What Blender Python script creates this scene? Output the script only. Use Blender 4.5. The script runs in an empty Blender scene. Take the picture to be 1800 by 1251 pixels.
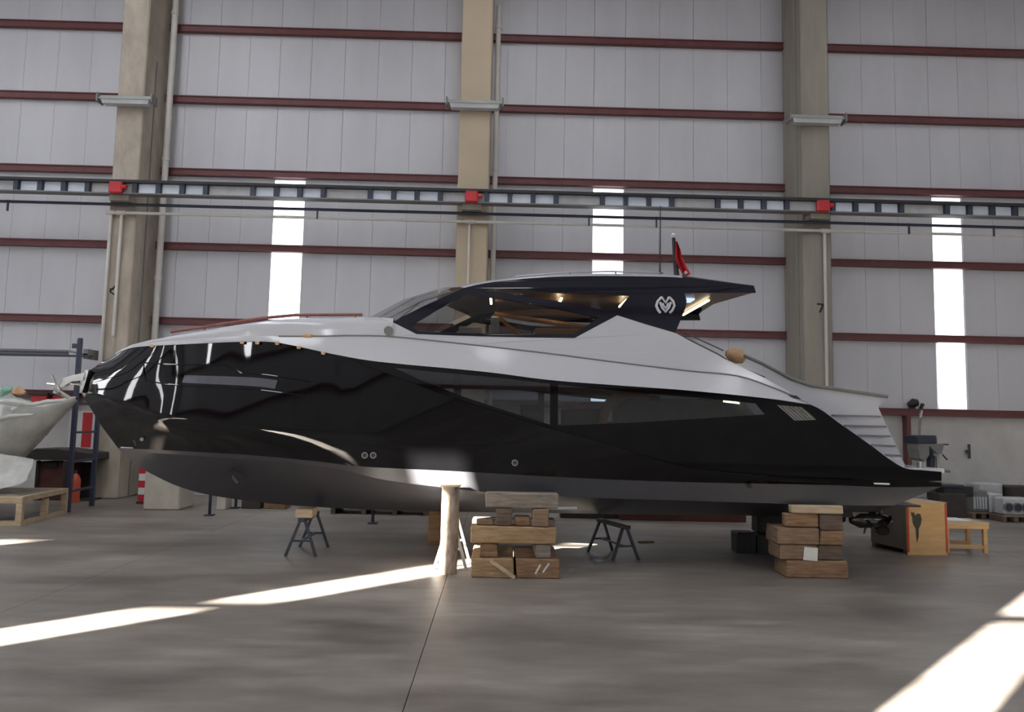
import bpy, bmesh, math, random
import numpy as np
from mathutils import Vector, noise
from mathutils.geometry import tessellate_polygon

random.seed(7)
S = bpy.context.scene
COL = S.collection

# ------------------------------------------------------------------ camera
CAM = Vector((0.0, 0.0, 2.2))
FPX, YAW, PITCH, ROLL = 1300.0, 0.017, math.atan(115 / 1300), 0.0212
FW = Vector((math.sin(YAW) * math.cos(PITCH), math.cos(YAW) * math.cos(PITCH), math.sin(PITCH)))
_r0 = Vector((math.cos(YAW), -math.sin(YAW), 0)); _u0 = _r0.cross(FW)
RT = math.cos(ROLL) * _r0 + math.sin(ROLL) * _u0
UP = -math.sin(ROLL) * _r0 + math.cos(ROLL) * _u0
cam = bpy.data.cameras.new('camera'); camo = bpy.data.objects.new('camera', cam); COL.objects.link(camo)
cam.sensor_width = 36; cam.lens = 36 * FPX / 1800; cam.clip_end = 200
from mathutils import Matrix
camo.matrix_world = Matrix(((RT.x, UP.x, -FW.x, CAM.x), (RT.y, UP.y, -FW.y, CAM.y), (RT.z, UP.z, -FW.z, CAM.z), (0, 0, 0, 1)))
S.camera = camo

# ------------------------------------------------------------------ world, sun, overhead fill lamps, exposure
S.view_settings.view_transform = 'Standard'; S.view_settings.look = 'None'
S.view_settings.gamma = 1.0; S.view_settings.use_curve_mapping = False
S.view_settings.exposure = 0.0
w = bpy.data.worlds.new('world'); S.world = w; w.use_nodes = True
w.node_tree.nodes['Background'].inputs[0].default_value = (0.62, 0.74, 1.0, 1)
w.node_tree.nodes['Background'].inputs[1].default_value = 1.0
sd = bpy.data.lights.new('sun', 'SUN'); sd.energy = 260; sd.angle = math.radians(0.5); sd.color = (1, 0.93, 0.82)
so = bpy.data.objects.new('sun', sd); COL.objects.link(so)
so.rotation_euler = Vector((0.707, 0.707, -0.327)).to_track_quat('-Z', 'Y').to_euler()
ROOF = 15.5
for sx, en in ((-30, 480), (-20, 740), (-10, 740), (0, 540), (10, 330), (20, 230)):  # added fill lamps under the closed roof for ambient light, stronger to the left
    ld = bpy.data.lights.new('overhead_fill', 'AREA'); ld.shape = 'RECTANGLE'; ld.size = 1.6; ld.size_y = 20
    ld.energy = en; ld.color = (0.93, 0.96, 1.0)
    lo = bpy.data.objects.new('overhead_fill', ld); COL.objects.link(lo); lo.location = (sx, 7.0, ROOF - 0.12)
PANE_FRONT, PANE_BACK = 9.0, 3.0

# ------------------------------------------------------------------ helpers
def ray(x, y):
    return FW * FPX + RT * (x - 900) - UP * (y - 625.5)
def P(x, y, Y):
    d = ray(x, y); return CAM + d * (Y / d.y)
def G(x, y, z=0.0):
    d = ray(x, y); return CAM + d * ((z - CAM.z) / d.z)
def srgb(*c):
    return tuple(((v / 255) / 12.92 if v / 255 <= 0.04045 else ((v / 255 + 0.055) / 1.055) ** 2.4) for v in c)

def mat(name, col, rough=0.5, metal=0.0, spec=0.5, var=0.0, scale=3.0, bump=0.0, bscale=None, col2=None, stretch=None, coat=0.0, detail=6.0):
    m = bpy.data.materials.new(name); m.use_nodes = True
    nt = m.node_tree; b = nt.nodes['Principled BSDF']
    b.inputs['Base Color'].default_value = (*col, 1); b.inputs['Roughness'].default_value = rough
    b.inputs['Metallic'].default_value = metal; b.inputs['Specular IOR Level'].default_value = spec
    b.inputs['Coat Weight'].default_value = coat; b.inputs['Coat Roughness'].default_value = 0.02
    if var or col2 or bump:
        tc = nt.nodes.new('ShaderNodeTexCoord'); mp = nt.nodes.new('ShaderNodeMapping')
        mp.inputs['Scale'].default_value = stretch or (1, 1, 1)
        nt.links.new(tc.outputs['Object'], mp.inputs['Vector'])
        n = nt.nodes.new('ShaderNodeTexNoise'); n.inputs['Scale'].default_value = scale; n.inputs['Detail'].default_value = detail
        n.inputs['Roughness'].default_value = 0.62
        nt.links.new(mp.outputs[0], n.inputs['Vector'])
        if var or col2:
            r = nt.nodes.new('ShaderNodeValToRGB')
            c2 = col2 or tuple(v * (1 - var) for v in col)
            c1 = col if col2 else tuple(min(1, v * (1 + var)) for v in col)
            r.color_ramp.elements[0].position = 0.33; r.color_ramp.elements[1].position = 0.67
            r.color_ramp.elements[0].color = (*c2, 1); r.color_ramp.elements[1].color = (*c1, 1)
            nt.links.new(n.outputs['Fac'], r.inputs['Fac']); nt.links.new(r.outputs['Color'], b.inputs['Base Color'])
        if bump:
            n2 = nt.nodes.new('ShaderNodeTexNoise'); n2.inputs['Scale'].default_value = bscale or scale * 6; n2.inputs['Detail'].default_value = 5
            nt.links.new(mp.outputs[0], n2.inputs['Vector'])
            bp = nt.nodes.new('ShaderNodeBump'); bp.inputs['Strength'].default_value = bump; bp.inputs['Distance'].default_value = 0.02
            nt.links.new(n2.outputs['Fac'], bp.inputs['Height']); nt.links.new(bp.outputs['Normal'], b.inputs['Normal'])
    return m

def glass(name, tint, f0=0.06, rough=0.02):
    m = bpy.data.materials.new(name); m.use_nodes = True; nt = m.node_tree
    nt.nodes.remove(nt.nodes['Principled BSDF'])
    out = nt.nodes['Material Output']
    t = nt.nodes.new('ShaderNodeBsdfTransparent'); t.inputs[0].default_value = (*tint, 1)
    g = nt.nodes.new('ShaderNodeBsdfGlossy'); g.inputs['Roughness'].default_value = rough; g.inputs[0].default_value = (1, 1, 1, 1)
    lw = nt.nodes.new('ShaderNodeFresnel'); ior = (1 + f0 ** 0.5) / (1 - f0 ** 0.5)
    gm = nt.nodes.new('ShaderNodeNewGeometry'); mr_ = nt.nodes.new('ShaderNodeMapRange')   # a thin pane: both of its faces reflect alike
    mr_.inputs[3].default_value = ior; mr_.inputs[4].default_value = 1 / ior
    nt.links.new(gm.outputs['Backfacing'], mr_.inputs[0]); nt.links.new(mr_.outputs[0], lw.inputs['IOR'])
    mx = nt.nodes.new('ShaderNodeMixShader')
    nt.links.new(lw.outputs[0], mx.inputs[0]); nt.links.new(t.outputs[0], mx.inputs[1]); nt.links.new(g.outputs[0], mx.inputs[2])
    nt.links.new(mx.outputs[0], out.inputs[0])
    return m

def emit(name, col, strength, through=0.0):
    m = bpy.data.materials.new(name); m.use_nodes = True; nt = m.node_tree
    nt.nodes.remove(nt.nodes['Principled BSDF']); out = nt.nodes['Material Output']
    e = nt.nodes.new('ShaderNodeEmission'); e.inputs[0].default_value = (*col, 1); e.inputs[1].default_value = strength
    if through:
        t = nt.nodes.new('ShaderNodeBsdfTransparent'); t.inputs[0].default_value = (through,) * 3 + (1,)
        a = nt.nodes.new('ShaderNodeAddShader'); nt.links.new(e.outputs[0], a.inputs[0]); nt.links.new(t.outputs[0], a.inputs[1])
        nt.links.new(a.outputs[0], out.inputs[0])
    else:
        nt.links.new(e.outputs[0], out.inputs[0])
    return m

class MB:
    def __init__(s): s.v = []; s.f = []
    def box(s, x0, x1, y0, y1, z0, z1):
        b = len(s.v)
        s.v += [(x, y, z) for z in (z0, z1) for y in (y0, y1) for x in (x0, x1)]
        s.f += [tuple(b + i for i in q) for q in ((0, 2, 3, 1), (4, 5, 7, 6), (0, 1, 5, 4), (2, 6, 7, 3), (0, 4, 6, 2), (1, 3, 7, 5))]
        return s
    def hexa(s, lo, hi):                       # two quads of points
        b = len(s.v); s.v += [tuple(p) for p in lo] + [tuple(p) for p in hi]; n = len(lo)
        s.f += [tuple(b + i for i in range(n)), tuple(b + n + i for i in range(n))]
        s.f += [(b + i, b + (i + 1) % n, b + n + (i + 1) % n, b + n + i) for i in range(n)]
        return s
    def bar(s, a, b_, w, h, up=(0, 0, 1)):     # rectangular bar between two points
        a, b_ = Vector(a), Vector(b_); d = (b_ - a).normalized(); u = Vector(up)
        if abs(d.dot(u)) > 0.98: u = Vector((0, 1, 0))
        sd_ = d.cross(u).normalized(); u = sd_.cross(d).normalized()
        q = [sd_ * (i * w / 2) + u * (j * h / 2) for i, j in ((-1, -1), (1, -1), (1, 1), (-1, 1))]
        return s.hexa([a + k for k in q], [b_ + k for k in q])
    def tube(s, pts, r, n=8, cap=True):
        pts = [Vector(p) for p in pts]; rs = r if isinstance(r, (list, tuple)) else [r] * len(pts)
        b = len(s.v); ref = None
        for i, p in enumerate(pts):
            d = (pts[min(i + 1, len(pts) - 1)] - pts[max(i - 1, 0)]).normalized()
            if ref is None: ref = Vector((0, 0, 1)) if abs(d.z) < 0.9 else Vector((1, 0, 0))
            x = d.cross(ref).normalized(); y = x.cross(d).normalized(); ref = y
            s.v += [tuple(p + (x * math.cos(2 * math.pi * k / n) + y * math.sin(2 * math.pi * k / n)) * rs[i]) for k in range(n)]
        for i in range(len(pts) - 1):
            for k in range(n):
                s.f.append((b + i * n + k, b + i * n + (k + 1) % n, b + (i + 1) * n + (k + 1) % n, b + (i + 1) * n + k))
        if cap:
            s.f.append(tuple(b + k for k in range(n))); e = b + (len(pts) - 1) * n; s.f.append(tuple(e + k for k in range(n)))
        return s
    def loft(s, rows, closed=False):           # rows of equal length
        b = len(s.v); n = len(rows[0])
        for r in rows: s.v += [tuple(p) for p in r]
        m = len(rows)
        for i in range(m if closed else m - 1):
            for k in range(n - 1):
                j = (i + 1) % m
                s.f.append((b + i * n + k, b + i * n + k + 1, b + j * n + k + 1, b + j * n + k))
        return s
    def panel(s, outline, holes=(), Y=None, thick=0.04):   # flat-ish plate with holes, given by outline points and its distance
        loops = [list(outline)] + [list(h) for h in holes]
        tris = tessellate_polygon([[Vector((x, y, 0)) for x, y in L] for L in loops])
        flat = [q for L in loops for q in L]; b = len(s.v); n = len(flat)
        fr = [P(x, y, Y(x, y) if callable(Y) else Y) for x, y in flat]
        s.v += [tuple(p) for p in fr] + [(p.x, p.y + thick, p.z) for p in fr]
        s.f += [tuple(b + i for i in t) for t in tris] + [tuple(b + n + i for i in t) for t in tris]
        o = b
        for L in loops:
            k = len(L)
            s.f += [(o + i, o + (i + 1) % k, o + n + (i + 1) % k, o + n + i) for i in range(k)]
            o += k
        return s
    def mirror(s, yc):
        b = len(s.v); s.v += [(x, 2 * yc - y, z) for x, y, z in s.v[:b]]
        s.f += [tuple(b + i for i in reversed(f)) for f in s.f[:]]
        return s

WORLD = {}
def root_loc(o):
    while o.parent is not None: o = o.parent
    return Vector(o.location)
def obj(name, mb, m, parent=None, smooth=False, bevel=0.0, sharp=40, weld=True):
    me = bpy.data.meshes.new(name)
    vs = [Vector(v) for v in mb.v]
    if parent is not None: off = root_loc(parent)
    else:
        xs = [v.x for v in vs]; ys = [v.y for v in vs]; zs = [v.z for v in vs]
        off = Vector(((min(xs) + max(xs)) / 2, (min(ys) + max(ys)) / 2, min(zs)))
    me.from_pydata([tuple(v - off) for v in vs], [], mb.f)
    bm = bmesh.new(); bm.from_mesh(me)
    if weld: bmesh.ops.remove_doubles(bm, verts=bm.verts, dist=1e-5)
    bmesh.ops.recalc_face_normals(bm, faces=bm.faces)
    if bevel:
        bmesh.ops.bevel(bm, geom=[e for e in bm.edges if len(e.link_faces) == 2 and e.calc_face_angle(0) > 0.6], offset=bevel, segments=1, affect='EDGES')
    if smooth:
        for f in bm.faces: f.smooth = True
        for e in bm.edges:
            if len(e.link_faces) == 2 and e.calc_face_angle(0) > math.radians(sharp): e.smooth = False
    bm.to_mesh(me); bm.free()
    me.materials.append(m)
    o = bpy.data.objects.new(name, me); COL.objects.link(o)
    if parent is not None: o.parent = parent
    else: o.location = off
    return o
def thing(name, label, cat, loc, group=None):
    o = bpy.data.objects.new(name, None); o.empty_display_size = 0.2; COL.objects.link(o); o.location = loc
    o['label'] = label; o['category'] = cat
    if group: o['group'] = group
    return o
def tag(o, label, cat, group=None):
    o['label'] = label; o['category'] = cat
    if group: o['group'] = group
    return o
def struct(o):
    o['kind'] = 'structure'; return o
def dup(src, loc, rz=0.0, label=None):
    r = src.copy(); COL.objects.link(r); r.location = loc; r.rotation_euler = (0, 0, rz)
    if label: r['label'] = label
    for ch in list(src.children):
        c = ch.copy(); COL.objects.link(c); c.parent = r
        for g in ch.children:
            d = g.copy(); COL.objects.link(d); d.parent = c
    return r

def pair(name, mb, m, parent, **kw):        # one object on either side of the yacht
    o = obj(name, mb, m, parent, **kw)
    mb.v = [(x, 2 * YC - y, z) for x, y, z in mb.v]
    obj(name, mb, m, parent, **kw)
    return o

# ------------------------------------------------------------------ materials
M = {}
M['panel'] = mat('wall_sheet', srgb(200, 200, 205), 0.45, var=0.05, scale=0.8, stretch=(1, 1, 0.25))
M['plinth'] = mat('plinth_concrete', srgb(190, 188, 185), 0.8, var=0.1, scale=1.2, bump=0.15, bscale=12)
M['girt'] = mat('red_oxide_steel', srgb(106, 62, 62), 0.55, var=0.12, scale=4)
M['column'] = mat('cast_concrete', srgb(174, 164, 150), 0.85, var=0.22, scale=1.6, bump=0.25, bscale=16, stretch=(1, 1, 0.5))
M['column_b'] = mat('beige_concrete', srgb(184, 168, 146), 0.85, var=0.05, scale=1.2, bump=0.1, bscale=16)
M['column_g'] = mat('grey_concrete', srgb(150, 144, 133), 0.85, var=0.1, scale=1.4, bump=0.2, bscale=16, stretch=(2, 2, 0.3))
M['pipe'] = mat('grey_pipe', srgb(206, 202, 196), 0.5, var=0.06, scale=2)
M['darksteel'] = mat('dark_steel', srgb(58, 64, 76), 0.45, metal=0.3, var=0.2, scale=6)
M['black'] = mat('black_paint_matt', srgb(36, 36, 38), 0.5, var=0.2, scale=5)
M['paleplate'] = mat('pale_blue_plate', srgb(222, 230, 242), 0.35, var=0.06, scale=3)
M['redbox'] = mat('red_plastic', srgb(190, 44, 50), 0.4, var=0.1, scale=5)
M['fixture'] = mat('fixture_grey', srgb(176, 180, 174), 0.35, metal=0.2, var=0.05, scale=4)
M['hull'] = mat('black_gelcoat', (0.0018, 0.0018, 0.0022), 0.03, spec=0.56, var=0.08, scale=1.0)
M['antifoul'] = mat('grey_antifouling', srgb(66, 66, 71), 0.32, spec=0.5, var=0.06, scale=2.5)
M['white'] = mat('white_gelcoat', srgb(196, 197, 202), 0.12, var=0.015, scale=1.0, spec=0.5)
M['seam'] = mat('seam_grey', srgb(120, 118, 118), 0.5, var=0.1, scale=3)
M['navy'] = mat('black_blue_gloss', (0.007, 0.008, 0.016), 0.06, spec=0.6, var=0.1, scale=1.0)
M['bore'] = mat('black_bore', (0.003, 0.003, 0.0035), 0.5, var=0.1, scale=4)
M['roof'] = mat('roof_grey', srgb(170, 170, 176), 0.2, var=0.03, scale=1.2)
M['wood'] = mat('cabin_wood', srgb(130, 100, 72), 0.35, col2=srgb(102, 76, 54), scale=3, stretch=(0.4, 6, 6))
M['ceilwood'] = mat('ceiling_wood', srgb(98, 76, 58), 0.4, col2=srgb(80, 62, 48), scale=3, stretch=(0.4, 6, 6))
M['arch'] = mat('oak_arch', srgb(196, 138, 66), 0.35, col2=srgb(170, 112, 48), scale=4, stretch=(1, 6, 1))
M['upholstery'] = mat('grey_upholstery', srgb(120, 122, 130), 0.8, var=0.1, scale=6)
M['steel'] = mat('polished_steel', srgb(168, 166, 162), 0.32, metal=1.0, var=0.04, scale=5)
M['rail'] = mat('red_wrapped_rail', srgb(140, 84, 74), 0.5, var=0.2, scale=6)
M['anchorsteel'] = mat('anchor_steel', srgb(214, 212, 206), 0.22, metal=1.0, var=0.05, scale=6)
M['foam'] = mat('tan_foam', srgb(205, 168, 130), 0.9, var=0.15, scale=9, bump=0.4)
M['flag'] = mat('red_cloth', srgb(200, 40, 52), 0.8, var=0.15, scale=8)
M['emblem'] = mat('silver_emblem', srgb(200, 200, 206), 0.35, var=0.04, scale=5)
M['tinted'] = glass('tinted_glass', (0.66, 0.69, 0.72), 0.08)
M['cabinglass'] = glass('smoked_cabin_glass', (0.78, 0.78, 0.77), 0.02)
M['screen'] = glass('smoked_windscreen', (0.62, 0.62, 0.62), 0.04)
M['mirrorglass'] = mat('coated_bow_glass', (0.27, 0.27, 0.3), 0.03, metal=1.0, var=0.02, scale=1)
M['led'] = emit('warm_lamp', (1.0, 0.82, 0.5), 6.0)
M['cool_led'] = emit('cool_lamp', (0.6, 0.75, 1.0), 1.2)
M['paneB'] = emit('daylight_pane', (0.95, 0.98, 1.0), PANE_BACK)
M['paneG'] = emit('gable_daylight_pane', (0.97, 0.98, 1.0), PANE_FRONT)
M['paneF'] = emit('front_daylight_pane', (0.97, 0.98, 1.0), PANE_FRONT, 0.8)
WOODS = []
for i, (a, b_) in enumerate([((178, 150, 116), (140, 110, 78)), ((154, 128, 104), (112, 90, 70)), ((158, 126, 96), (112, 84, 60)), ((158, 146, 132), (112, 102, 94)), ((120, 104, 90), (78, 68, 58))]):
    WOODS.append(mat('sleeper_wood_%d' % i, srgb(*a), 0.85, col2=srgb(*b_), scale=3.5, stretch=(1, 1, 7), bump=0.35, bscale=20))
M['lightwood'] = mat('pine_board', srgb(196, 178, 150), 0.7, col2=srgb(168, 146, 116), scale=3, stretch=(1, 6, 6))
M['ply'] = mat('plywood', srgb(214, 176, 122), 0.7, col2=srgb(196, 156, 104), scale=2.5, stretch=(1, 1, 5))
M['crateside'] = mat('grey_crate_board', srgb(112, 104, 98), 0.8, var=0.12, scale=3)
M['redtape'] = mat('red_tape', srgb(188, 70, 48), 0.6, var=0.1, scale=6)
M['oil'] = mat('oil_stain', srgb(50, 52, 36), 0.5, var=0.2, scale=12)
M['paper'] = mat('white_paper', srgb(225, 222, 214), 0.8, var=0.04, scale=9)
M['plastic'] = mat('shrink_wrap', srgb(186, 188, 184), 0.3, var=0.16, scale=2.6, bump=0.9, bscale=4.5, coat=0.3)
M['greenpl'] = mat('green_film', srgb(130, 178, 160), 0.3, var=0.2, scale=5)
M['bluesteel'] = mat('blue_painted_steel', srgb(50, 54, 78), 0.45, var=0.2, scale=5)
M['bench'] = mat('bench_dark', srgb(52, 46, 44), 0.6, var=0.2, scale=5)
M['benchred'] = mat('bench_red_brown', srgb(84, 46, 40), 0.6, var=0.25, scale=4)
M['orange'] = mat('orange_red_paint', srgb(190, 82, 56), 0.45, var=0.1, scale=5)
M['cblock'] = mat('concrete_block', srgb(190, 183, 170), 0.9, var=0.1, scale=3, bump=0.3)
M['machine'] = mat('machine_grey', srgb(118, 120, 118), 0.5, var=0.12, scale=5)
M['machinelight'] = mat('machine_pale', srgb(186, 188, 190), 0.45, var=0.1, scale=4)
M['whiteboard'] = mat('white_board', srgb(214, 214, 214), 0.4, var=0.03, scale=3)
M['prop'] = mat('dark_bronze', srgb(84, 82, 82), 0.22, metal=0.8, var=0.2, scale=8)
M['postwood'] = mat('round_post_wood', srgb(190, 172, 152), 0.8, col2=srgb(112, 98, 88), scale=4, stretch=(2.5, 2.5, 0.9), bump=0.3)

# floor: power-floated concrete with stains and worn lighter areas
m = bpy.data.materials.new('floor_concrete'); m.use_nodes = True; nt = m.node_tree; b = nt.nodes['Principled BSDF']; L = nt.links.new
geo = nt.nodes.new('ShaderNodeNewGeometry')
def fnoise(scale, detail, st=(1, 1, 1)):
    mp = nt.nodes.new('ShaderNodeMapping'); mp.inputs['Scale'].default_value = st; L(geo.outputs['Position'], mp.inputs[0])
    n = nt.nodes.new('ShaderNodeTexNoise'); n.inputs['Scale'].default_value = scale; n.inputs['Detail'].default_value = detail; n.inputs['Roughness'].default_value = 0.6
    L(mp.outputs[0], n.inputs['Vector']); return n
n1 = fnoise(0.55, 8, (0.5, 1.3, 1)); n2 = fnoise(3.2, 8, (0.35, 1.2, 1)); n3 = fnoise(24, 4)
r1 = nt.nodes.new('ShaderNodeValToRGB'); r1.color_ramp.elements[0].position = 0.34; r1.color_ramp.elements[1].position = 0.68
r1.color_ramp.elements[0].color = (*srgb(108, 101, 96), 1); r1.color_ramp.elements[1].color = (*srgb(154, 147, 139), 1)
L(n1.outputs['Fac'], r1.inputs['Fac'])
r2 = nt.nodes.new('ShaderNodeValToRGB'); r2.color_ramp.elements[0].position = 0.3; r2.color_ramp.elements[1].position = 0.72
r2.color_ramp.elements[0].color = (0.72, 0.70, 0.69, 1); r2.color_ramp.elements[1].color = (1.18, 1.18, 1.18, 1)
L(n2.outputs['Fac'], r2.inputs['Fac'])
mx = nt.nodes.new('ShaderNodeMix'); mx.data_type = 'RGBA'; mx.blend_type = 'MULTIPLY'; mx.inputs[0].default_value = 1.0
L(r1.outputs[0], mx.inputs[6]); L(r2.outputs[0], mx.inputs[7])
L(mx.outputs[2], b.inputs['Base Color'])
mr = nt.nodes.new('ShaderNodeMapRange'); mr.inputs[3].default_value = 0.34; mr.inputs[4].default_value = 0.62; L(n2.outputs['Fac'], mr.inputs[0]); L(mr.outputs[0], b.inputs['Roughness'])
bp = nt.nodes.new('ShaderNodeBump'); bp.inputs['Strength'].default_value = 0.12; bp.inputs['Distance'].default_value = 0.01
L(n3.outputs['Fac'], bp.inputs['Height']); L(bp.outputs[0], b.inputs['Normal'])
M['floor'] = m

# ------------------------------------------------------------------ the hall
WY, FY, WX = 20.8, -6.2, 31.0
GZ = [2.70, 4.80, 6.93, 9.08, 11.22, 13.34]
COLX = [-28.7, -19.4, -10.1, -0.80, 8.5, 17.8, 27.1]
WXL = 36.0
floor = struct(obj('floor', MB().box(-WXL, WX, FY, WY, -0.3, -0.03), M['plinth']))
jx = [-WXL] + [-0.67 - 4.72 * k for k in range(7, -1, -1)] + [9.2, 18.6] + [WX]
for a, c in zip(jx[:-1], jx[1:]):
    obj('slab', MB().box(a + 0.004, c - 0.004, FY, WY, -0.03, 0.0), M['floor'], floor)

back = struct(obj('wall_back', MB().box(-WXL, WX, WY, WY + 0.25, 0, GZ[0] + 0.05), M['plinth']))
STRIP = [(-24.9, -24.0), (-15.75, -14.85), (-6.57, -5.66), (2.58, 3.50), (12.45, 13.34), (21.6, 22.5)]
edges = []
xs = [-WX] + COLX + [WX]
for i, (c0, c1) in enumerate(zip(xs[:-1], xs[1:])):
    st = [s for s in STRIP if c0 < s[0] < c1]
    segs = [(c0, c1)] if not st else [(c0, st[0][0]), (st[0][1], c1)]
    for a, c in segs:
        n = max(1, round((c - a) / 0.95))
        for k in range(n):
            obj('wall_panel', MB().box(a + (c - a) * k / n + 0.004, a + (c - a) * (k + 1) / n - 0.004, WY, WY + 0.1, GZ[0] + 0.05, ROOF), M['panel'], back)
    for s in st:
        obj('wall_panel', MB().box(s[0] + 0.006, s[1] - 0.006, WY, WY + 0.1, 8.95, ROOF), M['panel'], back)
    for z in GZ:
        g = MB()
        if c1 - c0 > 5:
            x0, x1 = c0 + 0.36, c1 - 0.36
            g.box(x0, x1, WY - 0.16, WY, z + 0.07, z + 0.1).box(x0, x1, WY - 0.16, WY, z - 0.1, z - 0.07).box(x0, x1, WY - 0.13, WY - 0.10, z - 0.07, z + 0.07)
            obj('girt', g, M['girt'], back)
obj('wall_panel', MB().box(-WXL, -WX, WY, WY + 0.1, GZ[0] + 0.05, ROOF), M['panel'], back)
obj('panel_backing', MB().box(-WXL, WX, WY + 0.16, WY + 0.2, GZ[0] + 0.05, ROOF), M['plinth'], back)
for i, s in enumerate(STRIP):
    wn = struct(obj('window_%d' % (i + 1), MB().box(s[0] - 0.02, s[0] + 0.02, WY + 0.02, WY + 0.1, 2.76, 8.95).box(s[1] - 0.02, s[1] + 0.02, WY + 0.02, WY + 0.1, 2.76, 8.95), M['panel']))
    for k, (z0, z1) in enumerate([(2.82, 4.74), (4.86, 6.86), (7.0, 8.93)]):
        dx = 0.09 if (i == 4 and k == 0) else 0
        obj('pane', MB().box(s[0] + 0.02 + dx, s[1] - 0.02, WY + 0.04, WY + 0.06, z0, z1), M['paneB'], wn)
# steel wind post at the right end of the wall
struct(obj('trim_1', MB().box(*sorted((P(1594, 800, 20.6).x, P(1601, 800, 20.6).x)), 20.55, 20.79, 0, 2.6), M['girt']))

# opposite wall, behind the camera, with the same daylight strips: the sun comes in through them
FST = [(-27.4, -27.4, 8.9), (-18.6, -18.27, 9.75), (-8.75, -8.75, 9.0), (0.5, 0.5, 9.0), (9.85, 9.85, 9.0), (19.2, 19.2, 9.0)]
front = struct(obj('wall_front', MB().box(-WXL, WX, FY - 0.25, FY, 0, 2.75), M['plinth']))
ex = [-WXL]
for cl, cu, zt in FST:
    lo_, hi_ = min(cl, cu) - 0.47, max(cl, cu) + 0.47
    fp = MB().box(lo_, hi_, FY - 0.1, FY, zt, ROOF)
    if cl != cu:
        fp.box(lo_, cu - 0.47, FY - 0.1, FY, 6.93, zt); fp.box(cl + 0.47, hi_, FY - 0.1, FY, 2.75, 6.93)
    obj('wall_panel', fp, M['panel'], front)
    ex += [lo_, hi_]
ex.append(WX)
for a, c in zip(ex[::2], ex[1::2]):
    obj('wall_panel', MB().box(a, c, FY - 0.1, FY, 2.75, ROOF), M['panel'], front)
for cl, cu, zt in FST:
    obj('wall_panel', MB().box(cl - 0.47, cl + 0.47, FY - 0.1, FY, 2.75, 4.8), M['panel'], front)  # added to shut the lowest panes: fewer sun patches and hull reflections
for z in GZ:
    obj('girt', MB().box(-WXL, WX, FY, FY + 0.16, z - 0.08, z + 0.08), M['girt'], front)
for i, (cl, cu, zt) in enumerate(FST):
    wn = struct(obj('window_%d' % (i + 11), MB().box(cl - 0.47, cl - 0.43, FY - 0.1, FY, 2.75, 6.93).box(cu + 0.43, cu + 0.47, FY - 0.1, FY, 6.93, zt), M['panel']))
    for c, z0, z1 in ((cl, 4.88, 6.85), (cu, 7.01, min(9.0, zt)), (cu, 9.16, zt)):
        if z1 > z0: obj('pane', MB().box(c - 0.44, c + 0.44, FY - 0.06, FY - 0.05, z0, z1), M['paneF'], wn)
gab = struct(obj('wall_left', MB().box(-WXL - 0.25, -WXL, FY - 0.3, WY + 0.3, 0, 2.75), M['plinth']))
gy = [-3.5, 3.0, 9.5, 16.0]; ge = [FY - 0.3] + [e_ for y_ in gy for e_ in (y_ - 0.45, y_ + 0.45)] + [WY + 0.3]
for a, c in zip(ge[::2], ge[1::2]):
    obj('wall_panel', MB().box(-WXL - 0.1, -WXL, a, c, 2.75, ROOF), M['panel'], gab)
for i, y_ in enumerate(gy):
    obj('wall_panel', MB().box(-WXL - 0.1, -WXL, y_ - 0.45, y_ + 0.45, 9.0, ROOF), M['panel'], gab)
    wn = struct(obj('window_%d' % (i + 21), MB().box(-WXL - 0.1, -WXL, y_ - 0.45, y_ - 0.42, 2.75, 9.0).box(-WXL - 0.1, -WXL, y_ + 0.42, y_ + 0.45, 2.75, 9.0), M['panel']))
    for z0, z1 in ((2.8, 4.72), (4.88, 6.85), (7.01, 9.0)):
        obj('pane', MB().box(-WXL - 0.06, -WXL - 0.05, y_ - 0.42, y_ + 0.42, z0, z1), M['paneG'], wn)
for z in GZ:
    obj('girt', MB().box(-WXL, -WXL + 0.16, FY, WY, z - 0.08, z + 0.08), M['girt'], gab)
struct(obj('wall_right', MB().box(WX, WX + 0.2, FY - 0.3, WY + 0.3, 0, ROOF), M['panel']))
struct(obj('ceiling', MB().box(-WXL - 0.2, WX + 0.2, FY - 0.3, WY + 0.3, ROOF, ROOF + 0.2), M['panel']))

# columns
CF = 19.45
def column(x0, x1, label, m):
    r = thing('concrete_column', label, 'column', ((x0 + x1) / 2, CF + 0.6, 0), 'hall columns'); r['kind'] = 'structure'
    obj('shaft', MB().box(x0, x1, CF, WY, 0, ROOF), m, r, bevel=0.03)
    return r
cl = column(-10.46, -9.75, 'stained pale concrete column behind the yacht bow', M['column'])
cc = column(-1.23, -0.39, 'plain beige concrete column behind the yacht windscreen', M['column_b'])
cr = column(8.12, 8.88, 'grey concrete column behind the yacht stern', M['column_g'])
obj('shaft_panel', MB().box(8.115, 8.14, CF + 0.3, CF + 0.34, 0, ROOF), M['seam'], cr)
obj('recess_strip', MB().box(-9.752, -9.74, CF + 0.55, CF + 0.62, 0, 12), M['seam'], cl)
def stroke(mb, pts, Y, wd):
    for a, c in zip(pts[:-1], pts[1:]):
        mb.bar(P(*a, Y), P(*c, Y), 0.01, wd, up=(0, 0, 1) if abs(a[0] - c[0]) > abs(a[1] - c[1]) else (1, 0, 0))
    return mb
obj('painted_mark', stroke(MB(), [(1436, 534), (1447, 535), (1441, 549)], CF - 0.004, 0.05), M['black'], cr)
obj('painted_mark', stroke(stroke(MB(), [(203, 502), (193, 512), (203, 519)], CF - 0.004, 0.04), [(193, 508), (200, 508)], CF - 0.004, 0.04), M['black'], cl)
o = thing('downpipe', 'pale vertical downpipe right of the stained column', 'pipe', (-9.5, 20.4, 0), 'wall downpipes')
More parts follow.
